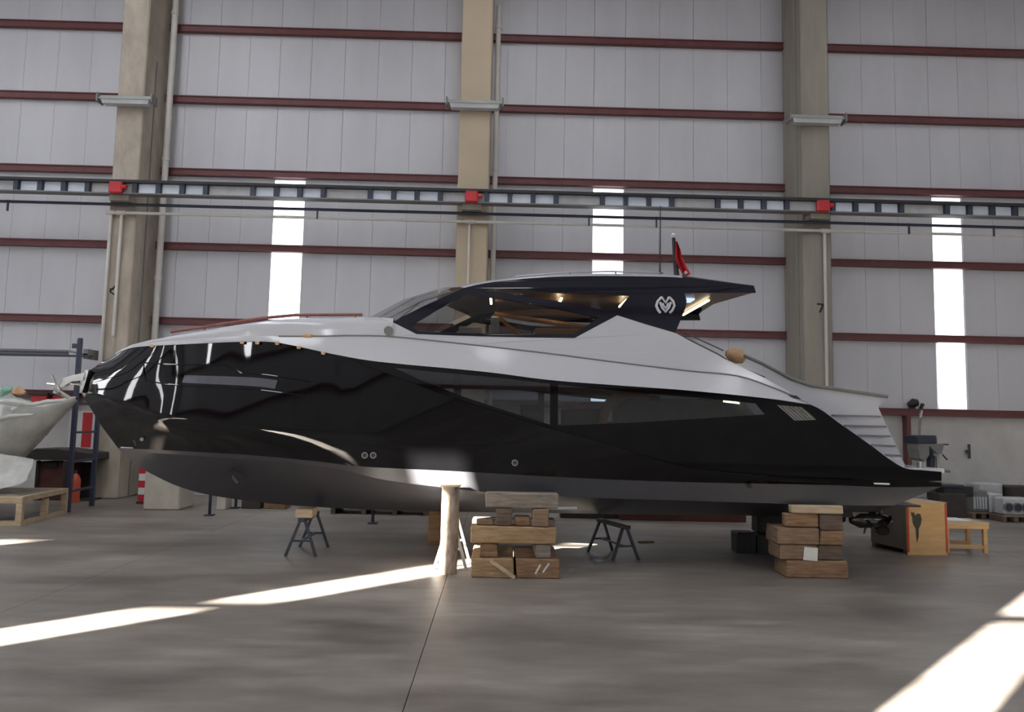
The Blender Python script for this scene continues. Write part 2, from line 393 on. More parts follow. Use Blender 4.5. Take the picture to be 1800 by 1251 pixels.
obj('pipe', MB().tube([(-9.52, 20.45, 0), (-9.52, 20.45, ROOF)], 0.085, 10), M['pipe'], o, smooth=True)
for z in (3.1, 5.9, 9.3, 13.6):
    obj('collar', MB().tube([(-9.52, 20.45, z), (-9.52, 20.45, z + 0.1)], 0.105, 10), M['pipe'], o, smooth=True)
    obj('bracket', MB().box(-9.55, -9.49, 20.5, 20.63, z + 0.02, z + 0.08), M['seam'], o)
o = thing('downpipe', 'slim grey downpipe right of the beige column', 'pipe', (-0.24, 20.5, 0), 'wall downpipes')
obj('pipe', MB().tube([(-0.24, 20.5, 0), (-0.24, 20.5, 14.2)], 0.075, 10), M['pipe'], o, smooth=True)
for z in (4.5, 9.3, 13.5):
    obj('collar', MB().tube([(-0.24, 20.5, z), (-0.24, 20.5, z + 0.1)], 0.095, 10), M['pipe'], o, smooth=True)
    obj('bracket', MB().box(-0.27, -0.21, 20.55, 20.63, z + 0.02, z + 0.08), M['seam'], o)

# strip lights on the columns
for (xa, xb, ya, yb), lab in zip([(172, 268, 165, 182), (785, 884, 172, 190), (1388, 1486, 199, 216)],
                                 ['grey strip light across the stained column', 'grey strip light across the beige column', 'grey strip light across the grey column']):
    Yl = 19.2
    a, c = P(xa, (ya + yb) / 2, Yl), P(xb, (ya + yb) / 2, Yl); z = (a.z + c.z) / 2
    r = thing('strip_light', lab, 'light', ((a.x + c.x) / 2, Yl, z - 0.13), 'strip lights on the columns')
    h = MB().hexa([(a.x, Yl + 0.1, z + 0.13), (a.x, Yl + 0.25, z + 0.13), (a.x, Yl + 0.25, z - 0.02), (a.x, Yl - 0.05, z - 0.02)],
                  [(c.x, Yl + 0.1, z + 0.13), (c.x, Yl + 0.25, z + 0.13), (c.x, Yl + 0.25, z - 0.02), (c.x, Yl - 0.05, z - 0.02)])
    obj('housing', h, M['fixture'], r)
    obj('diffuser', MB().hexa([(a.x + 0.08, Yl - 0.03, z - 0.02), (a.x + 0.08, Yl + 0.22, z - 0.02), (a.x + 0.12, Yl + 0.2, z - 0.13), (a.x + 0.12, Yl, z - 0.13)],
                              [(c.x - 0.08, Yl - 0.03, z - 0.02), (c.x - 0.08, Yl + 0.22, z - 0.02), (c.x - 0.12, Yl + 0.2, z - 0.13), (c.x - 0.12, Yl, z - 0.13)]), M['machinelight'], r)
    for ex_ in (a.x, c.x):
        obj('end_cap', MB().box(ex_ - 0.02, ex_ + 0.02, Yl - 0.07, Yl + 0.25, z - 0.1, z + 0.14), M['seam'], r)

# crane runway with stiffened web
RY = 19.05
zt = P(900, 338, RY).z; zb = P(900, 359.5, RY).z
rw = thing('crane_runway', 'dark runway beam with pale web plates across the columns', 'beam', (0, RY, zb - 0.02))
obj('top_flange', MB().box(-17, 17, RY - 0.16, RY + 0.16, zt - 0.05, zt + 0.02), M['black'], rw)
obj('rail', MB().tube([(-17, RY, zt + 0.04), (17, RY, zt + 0.04)], 0.03, 6), M['darksteel'], rw)
obj('bottom_flange', MB().box(-17, 17, RY - 0.14, RY + 0.14, zb - 0.02, zb + 0.01), M['seam'], rw)
x = -16.9; k = 0
JB = [-10.02, -0.82, 8.42]
while x < 16.8:
    wide = k % 4 == 0
    x1 = x + (1.22 if wide else 0.61)
    obj('web_plate', MB().box(x + 0.07, x1 - 0.07, RY - 0.02, RY + 0.02, zb + 0.01, zt - 0.05), M['machinelight'] if wide else M['paleplate'], rw)
    obj('stiffener', MB().box(x1 - 0.06, x1 + 0.06, RY - 0.12, RY + 0.12, zb + 0.01, zt - 0.05), M['darksteel'], rw)
    x = x1; k += 1
for jx_ in JB:
    q = obj('joint_box', MB().box(jx_ - 0.17, jx_ + 0.17, RY - 0.24, RY - 0.1, zb - 0.03, zt - 0.05), M['redbox'], rw, bevel=0.03)
    obj('gland', MB().tube([(jx_ + 0.17, RY - 0.17, zb + 0.15), (jx_ + 0.27, RY - 0.17, zb + 0.15)], 0.06, 8), M['redbox'], q, smooth=True)
    obj('corbel', MB().box(jx_ - 0.25, jx_ + 0.25, RY + 0.0, 19.46, zb - 0.16, zb - 0.02), M['column_g'], rw)
# compressed-air and water pipes under the runway
PY = 19.3
z1 = P(900, 377, PY - 0.05).z; z2 = P(900, 391, PY).z + 0.13
p1 = thing('dark_pipe', 'thin dark pipe running along the wall under the runway', 'pipe', (0, PY, z1 - 0.1))
obj('pipe', MB().tube([(-17, PY - 0.05, z1), (17, PY - 0.05, z1)], 0.04, 8), M['darksteel'], p1, smooth=True)
for hx in (-4.9, 2.3, 4.1, 10.9, 13.2, -13): obj('hanger', MB().box(hx - 0.02, hx + 0.02, PY - 0.07, PY - 0.03, z1 - 0.25, z1 + 0.04), M['darksteel'], p1)
p2 = thing('pale_pipe', 'pale pipe with three drops down the columns, under the thin dark pipe', 'pipe', (0, PY, z2 - 0.1))
obj('pipe', MB().tube([(-10.35, PY + 0.03, z2 - 0.13), (17, PY + 0.03, z2 - 0.13)], 0.04, 8), M['pipe'], p2, smooth=True)
for dx, zz in ((-10.36, 1.3), (-10.08, 4.2), (-0.88, 5.8), (8.66, 0.8)):
    obj('drop', MB().tube([(dx, PY + 0.06, z2 - 0.13), (dx, PY + 0.06, zz)], 0.03 if dx == -0.88 else 0.042, 8), M['pipe'], p2, smooth=True)
    obj('tee', MB().tube([(dx - 0.12, PY + 0.03, z2 - 0.13), (dx + 0.12, PY + 0.03, z2 - 0.13)], 0.06, 8), M['pipe'], p2, smooth=True)

# ------------------------------------------------------------------ the motor yacht
YC = 12.9
def dens(pts, n=14):
    out = []
    for i in range(len(pts) - 1):
        p0, p1_, p2_, p3 = pts[max(i - 1, 0)], pts[i], pts[i + 1], pts[min(i + 2, len(pts) - 1)]
        for k in range(n):
            t = k / n
            out.append(tuple(0.5 * (2 * b1 + (c1 - a1) * t + (2 * a1 - 5 * b1 + 4 * c1 - d1) * t * t + (3 * b1 - a1 - 3 * c1 + d1) * t ** 3) for a1, b1, c1, d1 in zip(p0, p1_, p2_, p3)))
    out.append(pts[-1]); return out
NST = 84
TS = [(i / NST) ** 1.7 for i in range(NST + 1)]
def curve(pts):
    q = [P(x, y, YC - max(v, 0)) for x, y, v in dens(pts)]
    X = np.array([p.x for p in q]); Y = np.array([p.y for p in q]); Z = np.array([p.z for p in q])
    X = np.maximum.accumulate(X + np.arange(len(X)) * 1e-7)
    xs_ = X[0] + (X[-1] - X[0]) * np.array(TS)
    return np.stack([xs_, np.interp(xs_, X, Y), np.interp(xs_, X, Z)], 1)
HEAD = [(203, 622, 0), (214, 617, .32), (232, 611, .62), (260, 608, .92), (300, 606, 1.18), (380, 602, 1.43), (440, 600, 1.55), (480, 601, 1.61), (520, 608, 1.66), (575, 620, 1.72)]
SHEER = HEAD + [(640, 632, 1.75), (700, 639, 1.79), (850, 653, 1.85), (970, 668, 1.87), (1100, 678, 1.88), (1210, 686, 1.88), (1350, 700, 1.87), (1425, 711, 1.86)]
STERN = [(1480, 747, 1.85), (1530, 782, 1.84), (1565, 808, 1.83), (1592, 823, 1.82), (1620, 826, 1.82), (1655, 829, 1.82)]
W = curve(HEAD + [(612, 631, 1.74), (650, 646, 1.78), (700, 664, 1.81), (760, 686, 1.84), (812, 704, 1.86), (890, 729, 1.88), (965, 752, 1.90), (1060, 778, 1.90), (1150, 805, 1.89), (1250, 826, 1.87), (1400, 837, 1.85), (1590, 842, 1.83), (1655, 843, 1.83)])
N = curve([(143, 691, .03), (165, 697, .24), (200, 709, .58), (255, 731, .97), (300, 743, 1.22), (400, 757, 1.50), (500, 765, 1.63), (640, 770, 1.74), (800, 778, 1.79), (1000, 795, 1.84), (1200, 828, 1.84), (1400, 846, 1.81), (1655, 848, 1.80)])
B = curve([(207, 787, 0), (235, 788.5, .20), (300, 791.5, .62), (400, 797, 1.04), (480, 803, 1.40), (560, 811, 1.56), (640, 820, 1.65), (800, 828, 1.73), (1000, 839, 1.73), (1200, 847, 1.75), (1450, 852, 1.75), (1560, 856, 1.75), (1655, 855, 1.75)])
C = curve([(212, 792, 0), (240, 794, .19), (300, 798, .60), (400, 805, 1.0), (500, 812, 1.40), (590, 823, 1.54), (675, 843, 1.62), (775, 856, 1.65), (860, 865, 1.66), (1000, 873, 1.69), (1250, 881, 1.71), (1375, 885, 1.71), (1500, 888, 1.71), (1572, 888, 1.70)])
R = curve([(216, 796, 0), (245, 806, .12), (300, 816, .38), (400, 828, .70), (500, 840, .93), (560, 850, 1.03), (660, 863, 1.14), (775, 874, 1.2), (1000, 886, 1.24), (1300, 893, 1.24), (1550, 896, 1.24)])
K = curve([(222, 801, 0), (245, 820, 0), (265, 832, 0), (312, 854, 0), (370, 870, 0), (470, 884, 0), (560, 891, 0), (700, 897, 0), (1000, 902, 0), (1300, 906, 0), (1540, 907, 0)])
T = np.array(TS)[:, None]
def between(a, c, f, start=None, k=26):
    r = a * (1 - f) + c * f
    if start is not None: r = r + (np.array(P(start[0], start[1], YC - 0.02)) - r[0]) * np.exp(-T * k)
    return r
yx0, yx1 = N[0][0], W[-1][0]
yacht = thing('motor_yacht', 'black and white motor yacht propped up on timber stacks in the hall', 'yacht', ((yx0 + yx1) / 2, YC, 0))
Lrow = between(N, B, 0.5, (178, 748), 40)
_sf, _sx, _sy = [0, .25, .5, .75, 1], [203, 178, 157.5, 147, 143], [622, 637, 651, 669, 691]
up_rows = [W] + [between(W, N, f, (float(np.interp(f, _sf, _sx)), float(np.interp(f, _sf, _sy)))) for f in (.1, .2, .3, .4, .5, .6, .7, .8, .9)] + [N]
hull = MB().loft(up_rows).loft([N, Lrow, B]).mirror(YC)
obj('hull', hull, M['hull'], yacht, smooth=True, sharp=60)
bot = MB().loft([B, C]).loft([C, R]).loft([R, K]).mirror(YC)
obj('hull_bottom', bot, M['antifoul'], yacht, smooth=True, sharp=14)['label'] = 'dark grey underwater hull with hard chine'
def yz(row, s): return [tuple(row[-1]), (row[-1][0], 2 * YC - row[-1][1], row[-1][2])][s]
tr = MB()
ring = [W, N, B]
a = [yz(r, 0) for r in ring] + [yz(r, 1) for r in reversed(ring)]
tr.v = a; tr.f = [(0, 1, 4, 5), (1, 2, 3, 4)]
obj('transom', tr, M['hull'], yacht)
tb = MB(); a = [yz(r, 0) for r in (B, C, R, K)] + [yz(r, 1) for r in (R, C, B)]
tb.v = a; tb.f = [(0, 1, 5, 6), (1, 2, 4, 5), (2, 3, 4)]
obj('transom_bottom', tb, M['antifoul'], yacht)

# inset quarter band with the hull windows
def tab(pts):
    xs_ = [p[0] for p in pts]; vs_ = [p[1] for p in pts]
    return lambda x: float(np.interp(x, xs_, vs_))
vband = tab([(575, 1.66), (640, 1.71), (700, 1.75), (850, 1.81), (970, 1.83), (1210, 1.84), (1425, 1.82), (1655, 1.79)])
_a, _b, _c = P(600, 622, YC - 1.67), P(1425, 711, YC - 1.84), P(1425, 840, YC - 1.815)
PN = (_b - _a).cross(_c - _a).normalized(); PK = PN.dot(_a)          # the quarter panel is one plane, leaning in towards its foot
def YB(x, y):
    d = ray(x, y); t = (PK - PN.dot(CAM)) / PN.dot(d); return (CAM + d * t).y
sheer_px = [(x, y) for x, y, v in dens(SHEER + STERN, 5) if x >= 575]
low_px = [(x, y) for x, y, v in dens([(575, 620, 0), (612, 632, 0), (650, 647, 0), (700, 665, 0), (760, 687, 0), (812, 705, 0), (890, 731, 0), (965, 754, 0), (1060, 780, 0), (1150, 807, 0), (1250, 828, 0), (1400, 840, 0), (1655, 845, 0)], 5)][1:]
HW1 = [(692, 646), (760, 653), (850, 661), (967, 674), (967, 746), (890, 722), (812, 696), (740, 668)]
HW2 = [(981, 676), (1100, 688), (1210, 697), (1330, 709), (1346, 728), (1240, 735), (1120, 742), (981, 748)]
VENT = [(1365, 711), (1410, 715), (1437, 738), (1397, 739)]
band = MB().panel(sheer_px + low_px[::-1], [HW1, HW2, VENT], YB, 0.05)
vW = tab([(575, 1.72), (612, 1.74), (700, 1.81), (812, 1.86), (965, 1.90), (1150, 1.89), (1400, 1.85), (1655, 1.83)])
band.loft([[P(x, y, YC - vW(x) + 0.0) for x, y in low_px], [P(x, y, YB(x, y) + 0.01) for x, y in low_px]])
pair('quarter_panel', band, M['hull'], yacht)
sh = lambda d: (lambda x, y: YB(x, y) + d)
for nm, hw in (('hull_window', HW1), ('hull_window', HW2)):
    for mir in (0, 1):
        q = MB().panel(hw, [], sh(0.02), 0.012)
        if mir:
            q.v = [(x_, 2 * YC - y_, z_) for x_, y_, z_ in q.v]
        obj(nm, q, M['tinted'], yacht)
    if hw is HW1:
        obj('mullion', MB().panel([(797, 655), (811, 657), (811, 697), (797, 692)], [], sh(0.06), 0.05), M['black'], yacht)
        obj('mullion', MB().panel([(760, 652), (770, 653), (774, 680), (764, 677)], [], sh(0.3), 0.05), M['ceilwood'], yacht)
ve = obj('air_intake', MB().panel(VENT, [], sh(0.03), 0.012), M['steel'], yacht); ve['label'] = 'bright mesh air intake in the black quarter'
for k in range(1, 6):
    f = k / 6
    a, c = (1365 + 45 * f, 711 + 4 * f), (1397 + 40 * f, 739 - f)
    obj('intake_bar', MB().bar(P(*a, sh(0.015)(*a)), P(*c, sh(0.015)(*c)), 0.012, 0.02), M['machine'], ve)

# white deck moulding: bulwark band from sheer to seam, foredeck, cabin side
QP = [(203, 621, 0), (215, 615, .30), (232, 608, .61), (262, 603, .93), (300, 599, 1.19), (380, 593, 1.44), (440, 590, 1.56), (490, 591, 1.61), (560, 591, 1.67), (620, 590, 1.69), (690, 592, 1.72), (820, 605, 1.75), (970, 622, 1.77), (1085, 637, 1.78), (1210, 652, 1.78), (1297, 661, 1.78), (1360, 682, 1.79), (1405, 701, 1.80), (1425, 711, 1.80)]
SU = curve([(x, y, v + 0.035 if x > 204 else 0) for x, y, v in SHEER]); Q = curve(QP)
SU2 = SU.copy(); SU2[:, 1] += 0.06
mid = between(SU, Q, 0.5) - np.array([0, 0.003, 0]) * np.minimum(1, T * 8)
white = MB().loft([SU2, SU, mid, Q]).mirror(YC)
wh = obj('bulwark', white, M['white'], yacht, smooth=True, sharp=50); wh['label'] = 'white bulwark moulding above the black hull'
# foredeck
qx = [(x, y, v) for x, y, v in dens(QP, 4) if x <= 700]
Qf = [P(x, y, YC - max(v, 0)) for x, y, v in qx]
topy = tab([(203, 620), (215, 613), (232, 605), (262, 597), (330, 584), (400, 572), (470, 562), (525, 559), (600, 557.5), (650, 557), (700, 559)])
rows = [Qf]
for f, lift in ((0.996, 0.35), (0.99, 0.7), (0.965, 0.93), (0.91, 1.04), (0.6, 1.12), (0.3, 1.18), (0.0, 1.22)):
    r = []
    for (x, y, v), p in zip(qx, Qf):
        vt = v * 0.97
        pt = P(x, topy(x), YC - vt)
        dz = (pt.z - p.z) * lift
        r.append((p.x - 0.2 * (1 - f) * max(0, min(1, v)), YC - v * f, p.z + dz ))
    rows.append(r)
obj('foredeck', MB().loft(rows).mirror(YC), M['white'], yacht, smooth=True, sharp=60)
seamy = lambda x: float(np.interp(x, [p[0] for p in QP], [p[1] for p in QP]))
seamv = lambda x: float(np.interp(x, [p[0] for p in QP], [p[2] for p in QP]))
YS = lambda x, y: YC - (seamv(min(x, 1300)) - 0.0011 * (seamy(min(x, 1300)) - y) - 0.01)
seam_px = [(x, y) for x, y, v in dens(QP, 4) if 640 <= x <= 1425]
cab_top = [(690, 566), (732, 587), (845, 591), (1010, 594), (1085, 554), (1187, 585), (1250, 619), (1300, 643), (1340, 662), (1390, 690), (1425, 711)]
cs = MB().panel([(640, 557.5), (665, 558)] + cab_top[:-1] + seam_px[::-1], [], YS, 0.05)
pair('cabin_side', cs, M['white'], yacht)
seam = [P(x, y - 0.5, YC - v - 0.004) for x, y, v in dens(QP, 4) if 480 <= x <= 1410]
obj('seam_line', MB().tube(seam, 0.012, 6), M['seam'], yacht)
obj('deck_vent', MB().tube([P(683, 581, YC - 1.70), P(683, 581, YC - 1.75)], 0.07, 14), M['machine'], yacht)

# dark hard-top frame with panes
roof_edge = [(815, 506), (840, 500), (870, 495), (915, 490), (960, 487), (1010, 485.5), (1060, 485), (1120, 485.5), (1185, 487), (1225, 491), (1280, 497), (1325, 502)]
FR = [(690, 566), (740, 540)] + roof_edge + [(1329, 514), (1260, 514), (1203, 514), (1207, 528), (1205, 541), (1196, 563), (1187, 585), (1135, 570), (1085, 554), (1047, 574), (1010, 594), (930, 593), (845, 591), (785, 589), (732, 587)]
PL = [(722, 572), (770, 544), (820, 517), (900, 528), (973, 541), (1053, 558), (1008, 587), (930, 588), (845, 586), (785, 584), (737, 582)]
PU = [(845, 510), (890, 507), (973, 514), (1050, 517), (1107, 519), (1083, 549), (973, 528), (900, 517)]
fr = MB().panel(FR, [PL, PU], YS, 0.05)
ht = pair('hardtop_frame', fr, M['navy'], yacht); ht['label'] = 'black-blue hard-top frame with fin'
for pn in (PL, PU):
    for mir in (0, 1):
        q = MB().panel(pn, [], lambda x, y: YS(x, y) + 0.02, 0.012)
        if mir: q.v = [(x_, 2 * YC - y_, z_) for x_, y_, z_ in q.v]
        obj('cabin_window', q, M['cabinglass'], yacht)
# emblem on the fin: a winged letter M
def pen(segs, wd, Y):
    mb = MB()
    for s_ in segs:
        mb.tube([P(x, y, Y(x, y)) for x, y in s_], wd, 6)
    return mb
YE = lambda x, y: YS(x, y) - 0.008
em = [[(1163, 522), (1156, 529), (1153.5, 537), (1157, 545), (1161, 550)], [(1163, 522), (1170, 532), (1176, 522)],
      [(1176, 522), (1183, 529), (1185.5, 537), (1182, 545), (1177, 550)], [(1160, 531), (1164, 541), (1170, 548), (1176, 540), (1179, 531)], [(1164, 533), (1170, 542), (1175, 533)]]
eo = obj('emblem', pen(em, 0.02, YE), M['emblem'], yacht); eo['label'] = 'silver winged M emblem on the black fin'
# roof skin, ceiling, windscreen
re_ = dens([(x, y, 0) for x, y in roof_edge], 3)
rows = []
vr = 1.36
for f, lift in ((1.0, 0.0), (0.985, 0.025), (0.93, 0.06), (0.8, 0.10), (0.5, 0.14), (0.0, 0.17)):
    r = []
    for i, (x, y, _z) in enumerate(re_):
        p = P(x, y, YS(x, y)); v = YC - p.y
        fx = max(0, 1 - i / (len(re_) * 0.45)); ft = 1 - max(0, (i / len(re_) - 0.78) / 0.22) * 0.75
        r.append((p.x - 0.55 * (1 - f * f) * fx, YC - v * f, p.z + lift * ft * (0.6 + 0.4 * (1 - fx)) + 0.0))
    rows.append(r)
ks = next(i for i, e_ in enumerate(re_) if e_[0] > 1195)
obj('roof_skin', MB().loft([r[:ks + 1] for r in rows]).mirror(YC), M['roof'], yacht, smooth=True, sharp=60)
obj('overhang_skin', MB().loft([r[ks:] for r in rows]).mirror(YC), M['navy'], yacht, smooth=True, sharp=60)
ce = MB()
near = [P(x, y, YS(x, y)) for x, y in ((870, 507), (960, 503), (1060, 503), (1200, 512), (1327, 513))]
rowa = [(p.x, p.y + 0.05, p.z - 0.0) for p in near]; rowb = [(p.x - (0.75 if p.x > 2.9 else 0), 2 * YC - p.y - 0.05, p.z) for p in near]
rowb[-2] = (rowa[-2][0], rowb[-2][1], rowb[-2][2])
up_ = lambda r: [(x_, y_, z_ + 0.03) for x_, y_, z_ in r]
ce.loft([rowa, rowb]).loft([up_(rowa), up_(rowb)]).loft([rowa, up_(rowa)]).loft([rowb, up_(rowb)])
obj('ceiling_lining', ce, M['ceilwood'], yacht)
cz = sum(p.z for p in near[1:4]) / 3 - 0.02
for px_, x_off in ((863, 0), (984, 0), (1096, 0)):
    X_ = P(px_, 526, 12.35).x
    obj('cabin_lamp', MB().box(X_ - 0.02, X_ + 0.02, 12.0, 12.75, cz - 0.05, cz - 0.02), M['led'], yacht)
    pl_ = bpy.data.lights.new('cabin_lamp_glow', 'POINT'); pl_.energy = 3.5; pl_.color = (1, 0.72, 0.42); pl_.shadow_soft_size = 0.05
    plo = bpy.data.objects.new('cabin_lamp_glow', pl_); COL.objects.link(plo); plo.location = (X_, 12.4, cz - 0.14)
a = near[3]
zo = (near[3].z + near[4].z) / 2
obj('deck_lamp', MB().box(P(1228, 528, 12.5).x - 0.02, P(1228, 528, 12.5).x + 0.02, 11.9, 13.6, near[3].z - 0.035, near[3].z - 0.01), M['led'], yacht)
obj('dome_lamp', MB().box(P(1205, 520, 12.0).x - 0.05, P(1205, 520, 12.0).x + 0.1, 11.8, 12.1, near[3].z - 0.04, near[3].z - 0.01), M['cool_led'], yacht)
# windscreen
base = [(690, 566, 1.62), (672, 559, 1.3), (656, 556.5, 0.9), (648, 557, 0.5), (646, 560, 0.0)]
topc = [(816, 506, 1.37), (800, 503.5, 1.1), (784, 504, 0.8), (772, 507, 0.45), (768, 511, 0.0)]
ra = [P(x, y, YC - v) for x, y, v in base]; rb = [P(x, y, YC - v) for x, y, v in topc]
rm = [(p + q) / 2 + Vector((-0.04, 0, 0.05)) for p, q in zip(ra, rb)]
obj('windscreen', MB().loft([ra, rm, rb]).mirror(YC), M['screen'], yacht, smooth=True, sharp=70)
obj('wiper', MB().tube([P(700, 562, YC - 1.45), P(735, 533, YC - 1.1)], 0.012, 5), M['black'], yacht)
# roof fittings
zr = lambda px_, py_: P(px_, py_, YC - 1.0)
obj('roof_rail', MB().tube([zr(905, 486), zr(1000, 478.5), zr(1075, 477), zr(1160, 480)], 0.014, 6), M['roof'], yacht)
for px_, py_ in ((920, 485), (1002, 479), (1082, 478)):
    obj('rail_foot', MB().tube([zr(px_, py_), zr(px_ + 1, py_ + 8)], 0.014, 6), M['seam'], yacht)
obj('antenna', MB().tube([P(1160, 482, YC - 0.6), P(1161, 362, YC - 0.6)], [0.015, 0.008], 6), M['black'], yacht)
obj('antenna_base', MB().hexa([P(1138, 481, YC - 0.9), P(1168, 481, YC - 0.9), P(1168, 481, YC - 0.5), P(1138, 481, YC - 0.5)], [P(1145, 478, YC - 0.85), P(1162, 478, YC - 0.85), P(1162, 478, YC - 0.55), P(1145, 478, YC - 0.55)]), M['black'], yacht)
fs = obj('flag_staff', MB().tube([P(1190, 488, YC - 0.5), P(1186, 450, YC - 0.5), P(1184, 418, YC - 0.5)], [0.05, 0.035, 0.03], 8), M['black'], yacht)
obj('staff_light', MB().tube([P(1184, 418, YC - 0.5), P(1184, 413, YC - 0.5), P(1184, 410, YC - 0.5)], [0.035, 0.045, 0.02], 8), M['whiteboard'], fs, smooth=True)
fl = MB(); rows = []
for i, (xa, ya, xb, yb) in enumerate([(1185, 424, 1190, 424), (1184, 438, 1196, 438), (1184, 452, 1199, 452), (1188, 464, 1206, 466), (1196, 474, 1210, 474), (1202, 487, 1214, 482)]):
    rows.append([P(xa + (xb - xa) * t, ya + (yb - ya) * t, YC - 0.5 + 0.07 * math.sin(5 * t * 2 + i)) for t in [k / 8 for k in range(9)]])
fl.loft(rows); fl.loft([[p + Vector((0, 0.012, 0)) for p in r] for r in rows])
obj('flag', fl, M['flag'], fs, smooth=True, sharp=80)
obj('flag_patch', MB().tube([P(1203, 478, YC - 0.6), P(1207, 481, YC - 0.6)], 0.03, 8), M['whiteboard'], fs)
# foredeck rail
obj('foredeck_rail', MB().tube([P(x, y, YC + 0.5) for x, y in ((300, 583), (350, 576), (400, 568), (460, 559), (520, 553.5), (637, 553))], 0.028, 8), M['rail'], yacht, smooth=True)
for px_, a, c in ((360, 574, 582), (450, 560, 567), (540, 553, 561), (625, 553, 561)):
    obj('rail_post', MB().tube([P(px_, a, YC + 0.5), P(px_, c + 5, YC + 0.5)], 0.016, 6), M['rail'], yacht)
# cockpit: transom island with louvres, coaming cap, padding
YT = YC - 1.15
isl = [(1290, 640), (1312, 640), (1340, 650), (1390, 666), (1425, 676), (1460, 684), (1520, 693), (1553, 699), (1544, 716), (1560, 752), (1590, 815), (1592, 828), (1420, 828), (1300, 700)]
obj('sunpad_island', MB().panel(isl, [], YT, 2.3), M['white'], yacht)
for yv, xa, xb in ((730, 1462, 1547), (748, 1484, 1557), (765, 1508, 1565), (782, 1532, 1574), (799, 1556, 1582)):
    obj('louvre', MB().bar(P(xa, yv - 0.5, YT - 0.015), P(xb, yv + 1.5, YT - 0.015), 0.05, 0.022), M['seam'], yacht)
obj('coaming_cap', MB().tube([P(x, y, YT - 0.02) for x, y in ((1308, 625), (1340, 639), (1390, 665), (1425, 677), (1460, 682), (1520, 691), (1560, 697))], 0.028, 8), M['machine'], yacht, smooth=True)
obj('cushion_padding', MB().tube([P(1276, 620, YT + 0.1), P(1284, 622, YT + 0.1), P(1298, 626, YT + 0.1), P(1308, 632, YT + 0.1)], [0.04, 0.10, 0.13, 0.07], 10), M['foam'], yacht, smooth=True)['label'] = 'tan foam padding tied on the cockpit coaming'
obj('stern_rail', MB().tube([P(1190, 586, YT), P(1262, 622, YT), P(1300, 645, YT), P(1345, 663, YT)], 0.012, 6), M['machine'], yacht)
obj('stern_rail', MB().tube([P(1202, 584, YT + 0.3), P(1272, 616, YT + 0.3)], 0.012, 6), M['machine'], yacht)
obj('deck_cleat', MB().panel([(1388, 694), (1400, 695), (1408, 701), (1396, 700)], [], YC - 1.84, 0.03), M['black'], yacht)
# bathing platform
za_ = P(1420, 800, YC - 1.5).z
obj('cockpit_sole', MB().box(P(1250, 800, YC - 1.7).x, P(1580, 800, YC - 1.7).x, YC - 1.7, YC + 1.7, za_ - 0.05, za_), M['white'], yacht)
pa, pb = P(1585, 827, YC - 1.8), P(1655, 829, YC - 1.8)
obj('bathing_platform', MB().box(pa.x, pb.x + 0.02, YC - 1.84, YC + 1.84, pb.z - 0.02, pb.z + 0.05), M['white'], yacht)
obj('platform_cleat', MB().tube([(pa.x + 0.38, YC - 1.6, pb.z + 0.05), (pa.x + 0.38, YC - 1.6, pb.z + 0.13)], 0.03, 8), M['steel'], yacht)
# interior seen through the windows
sole = P(900, 592, YC - 1.5).z - 0.06
obj('cabin_sole', MB().box(-2.0, 3.0, YC - 1.5, YC + 1.5, sole - 0.05, sole), M['ceilwood'], yacht)
lsole = P(1000, 760, YC - 1.8).z
obj('saloon_sole', MB().box(-2.3, 4.6, YC - 1.5, YC + 1.5, lsole - 0.1, lsole - 0.05), M['upholstery'], yacht)
def inbox(nm, x0, x1, y0, y1, Ya, dep, m):
    p, q = P(x0, y1, Ya), P(x1, y0, Ya)
    return obj(nm, MB().box(p.x, q.x, Ya, Ya + dep, p.z, q.z), m, yacht, bevel=0.02)
inbox('dashboard', 806, 846, 574, 590, 12.6, 0.8, M['upholstery'])
inbox('sideboard', 940, 1040, 578, 592, 13.2, 0.5, M['wood'])
inbox('helm_seat', 862, 878, 556, 592, 12.4, 0.5, M['upholstery'])
obj('door_frame', MB().tube([P(915, 590, 12.8), P(870, 552, 12.8), P(1040, 577, 12.8)], 0.05, 6), M['wood'], yacht)
inbox('wood_panel', 880, 1040, 543, 553, 13.6, 0.1, M['wood'])
arch = [P(x, y, 12.2) for x, y in ((1058, 752), (1062, 728), (1070, 708), (1082, 697), (1100, 692), (1140, 694))]
obj('oak_arch', MB().tube(arch, 0.07, 8), M['arch'], yacht, smooth=True)
arch = [P(x + 20, y + 2, 12.4) for x, y in ((1058, 752), (1062, 728), (1070, 708), (1082, 699), (1100, 695), (1140, 698))]
obj('oak_arch', MB().tube(arch, 0.04, 8), M['wood'], yacht, smooth=True)
inbox('saloon_sofa', 990, 1060, 720, 760, 13.3, 0.6, M['upholstery'])
inbox('galley_unit', 1085, 1345, 704, 760, 12.6, 0.6, M['upholstery'])
inbox('saloon_table', 915, 955, 712, 760, 12.3, 0.5, M['black'])
obj('galley_lamp', MB().bar(P(1272, 705, 12.0), P(1325, 711, 12.0), 0.05, 0.03), M['led'], yacht)
inbox('saloon_ceiling', 700, 1340, 664, 668, 11.5, 2.8, M['ceilwood'])
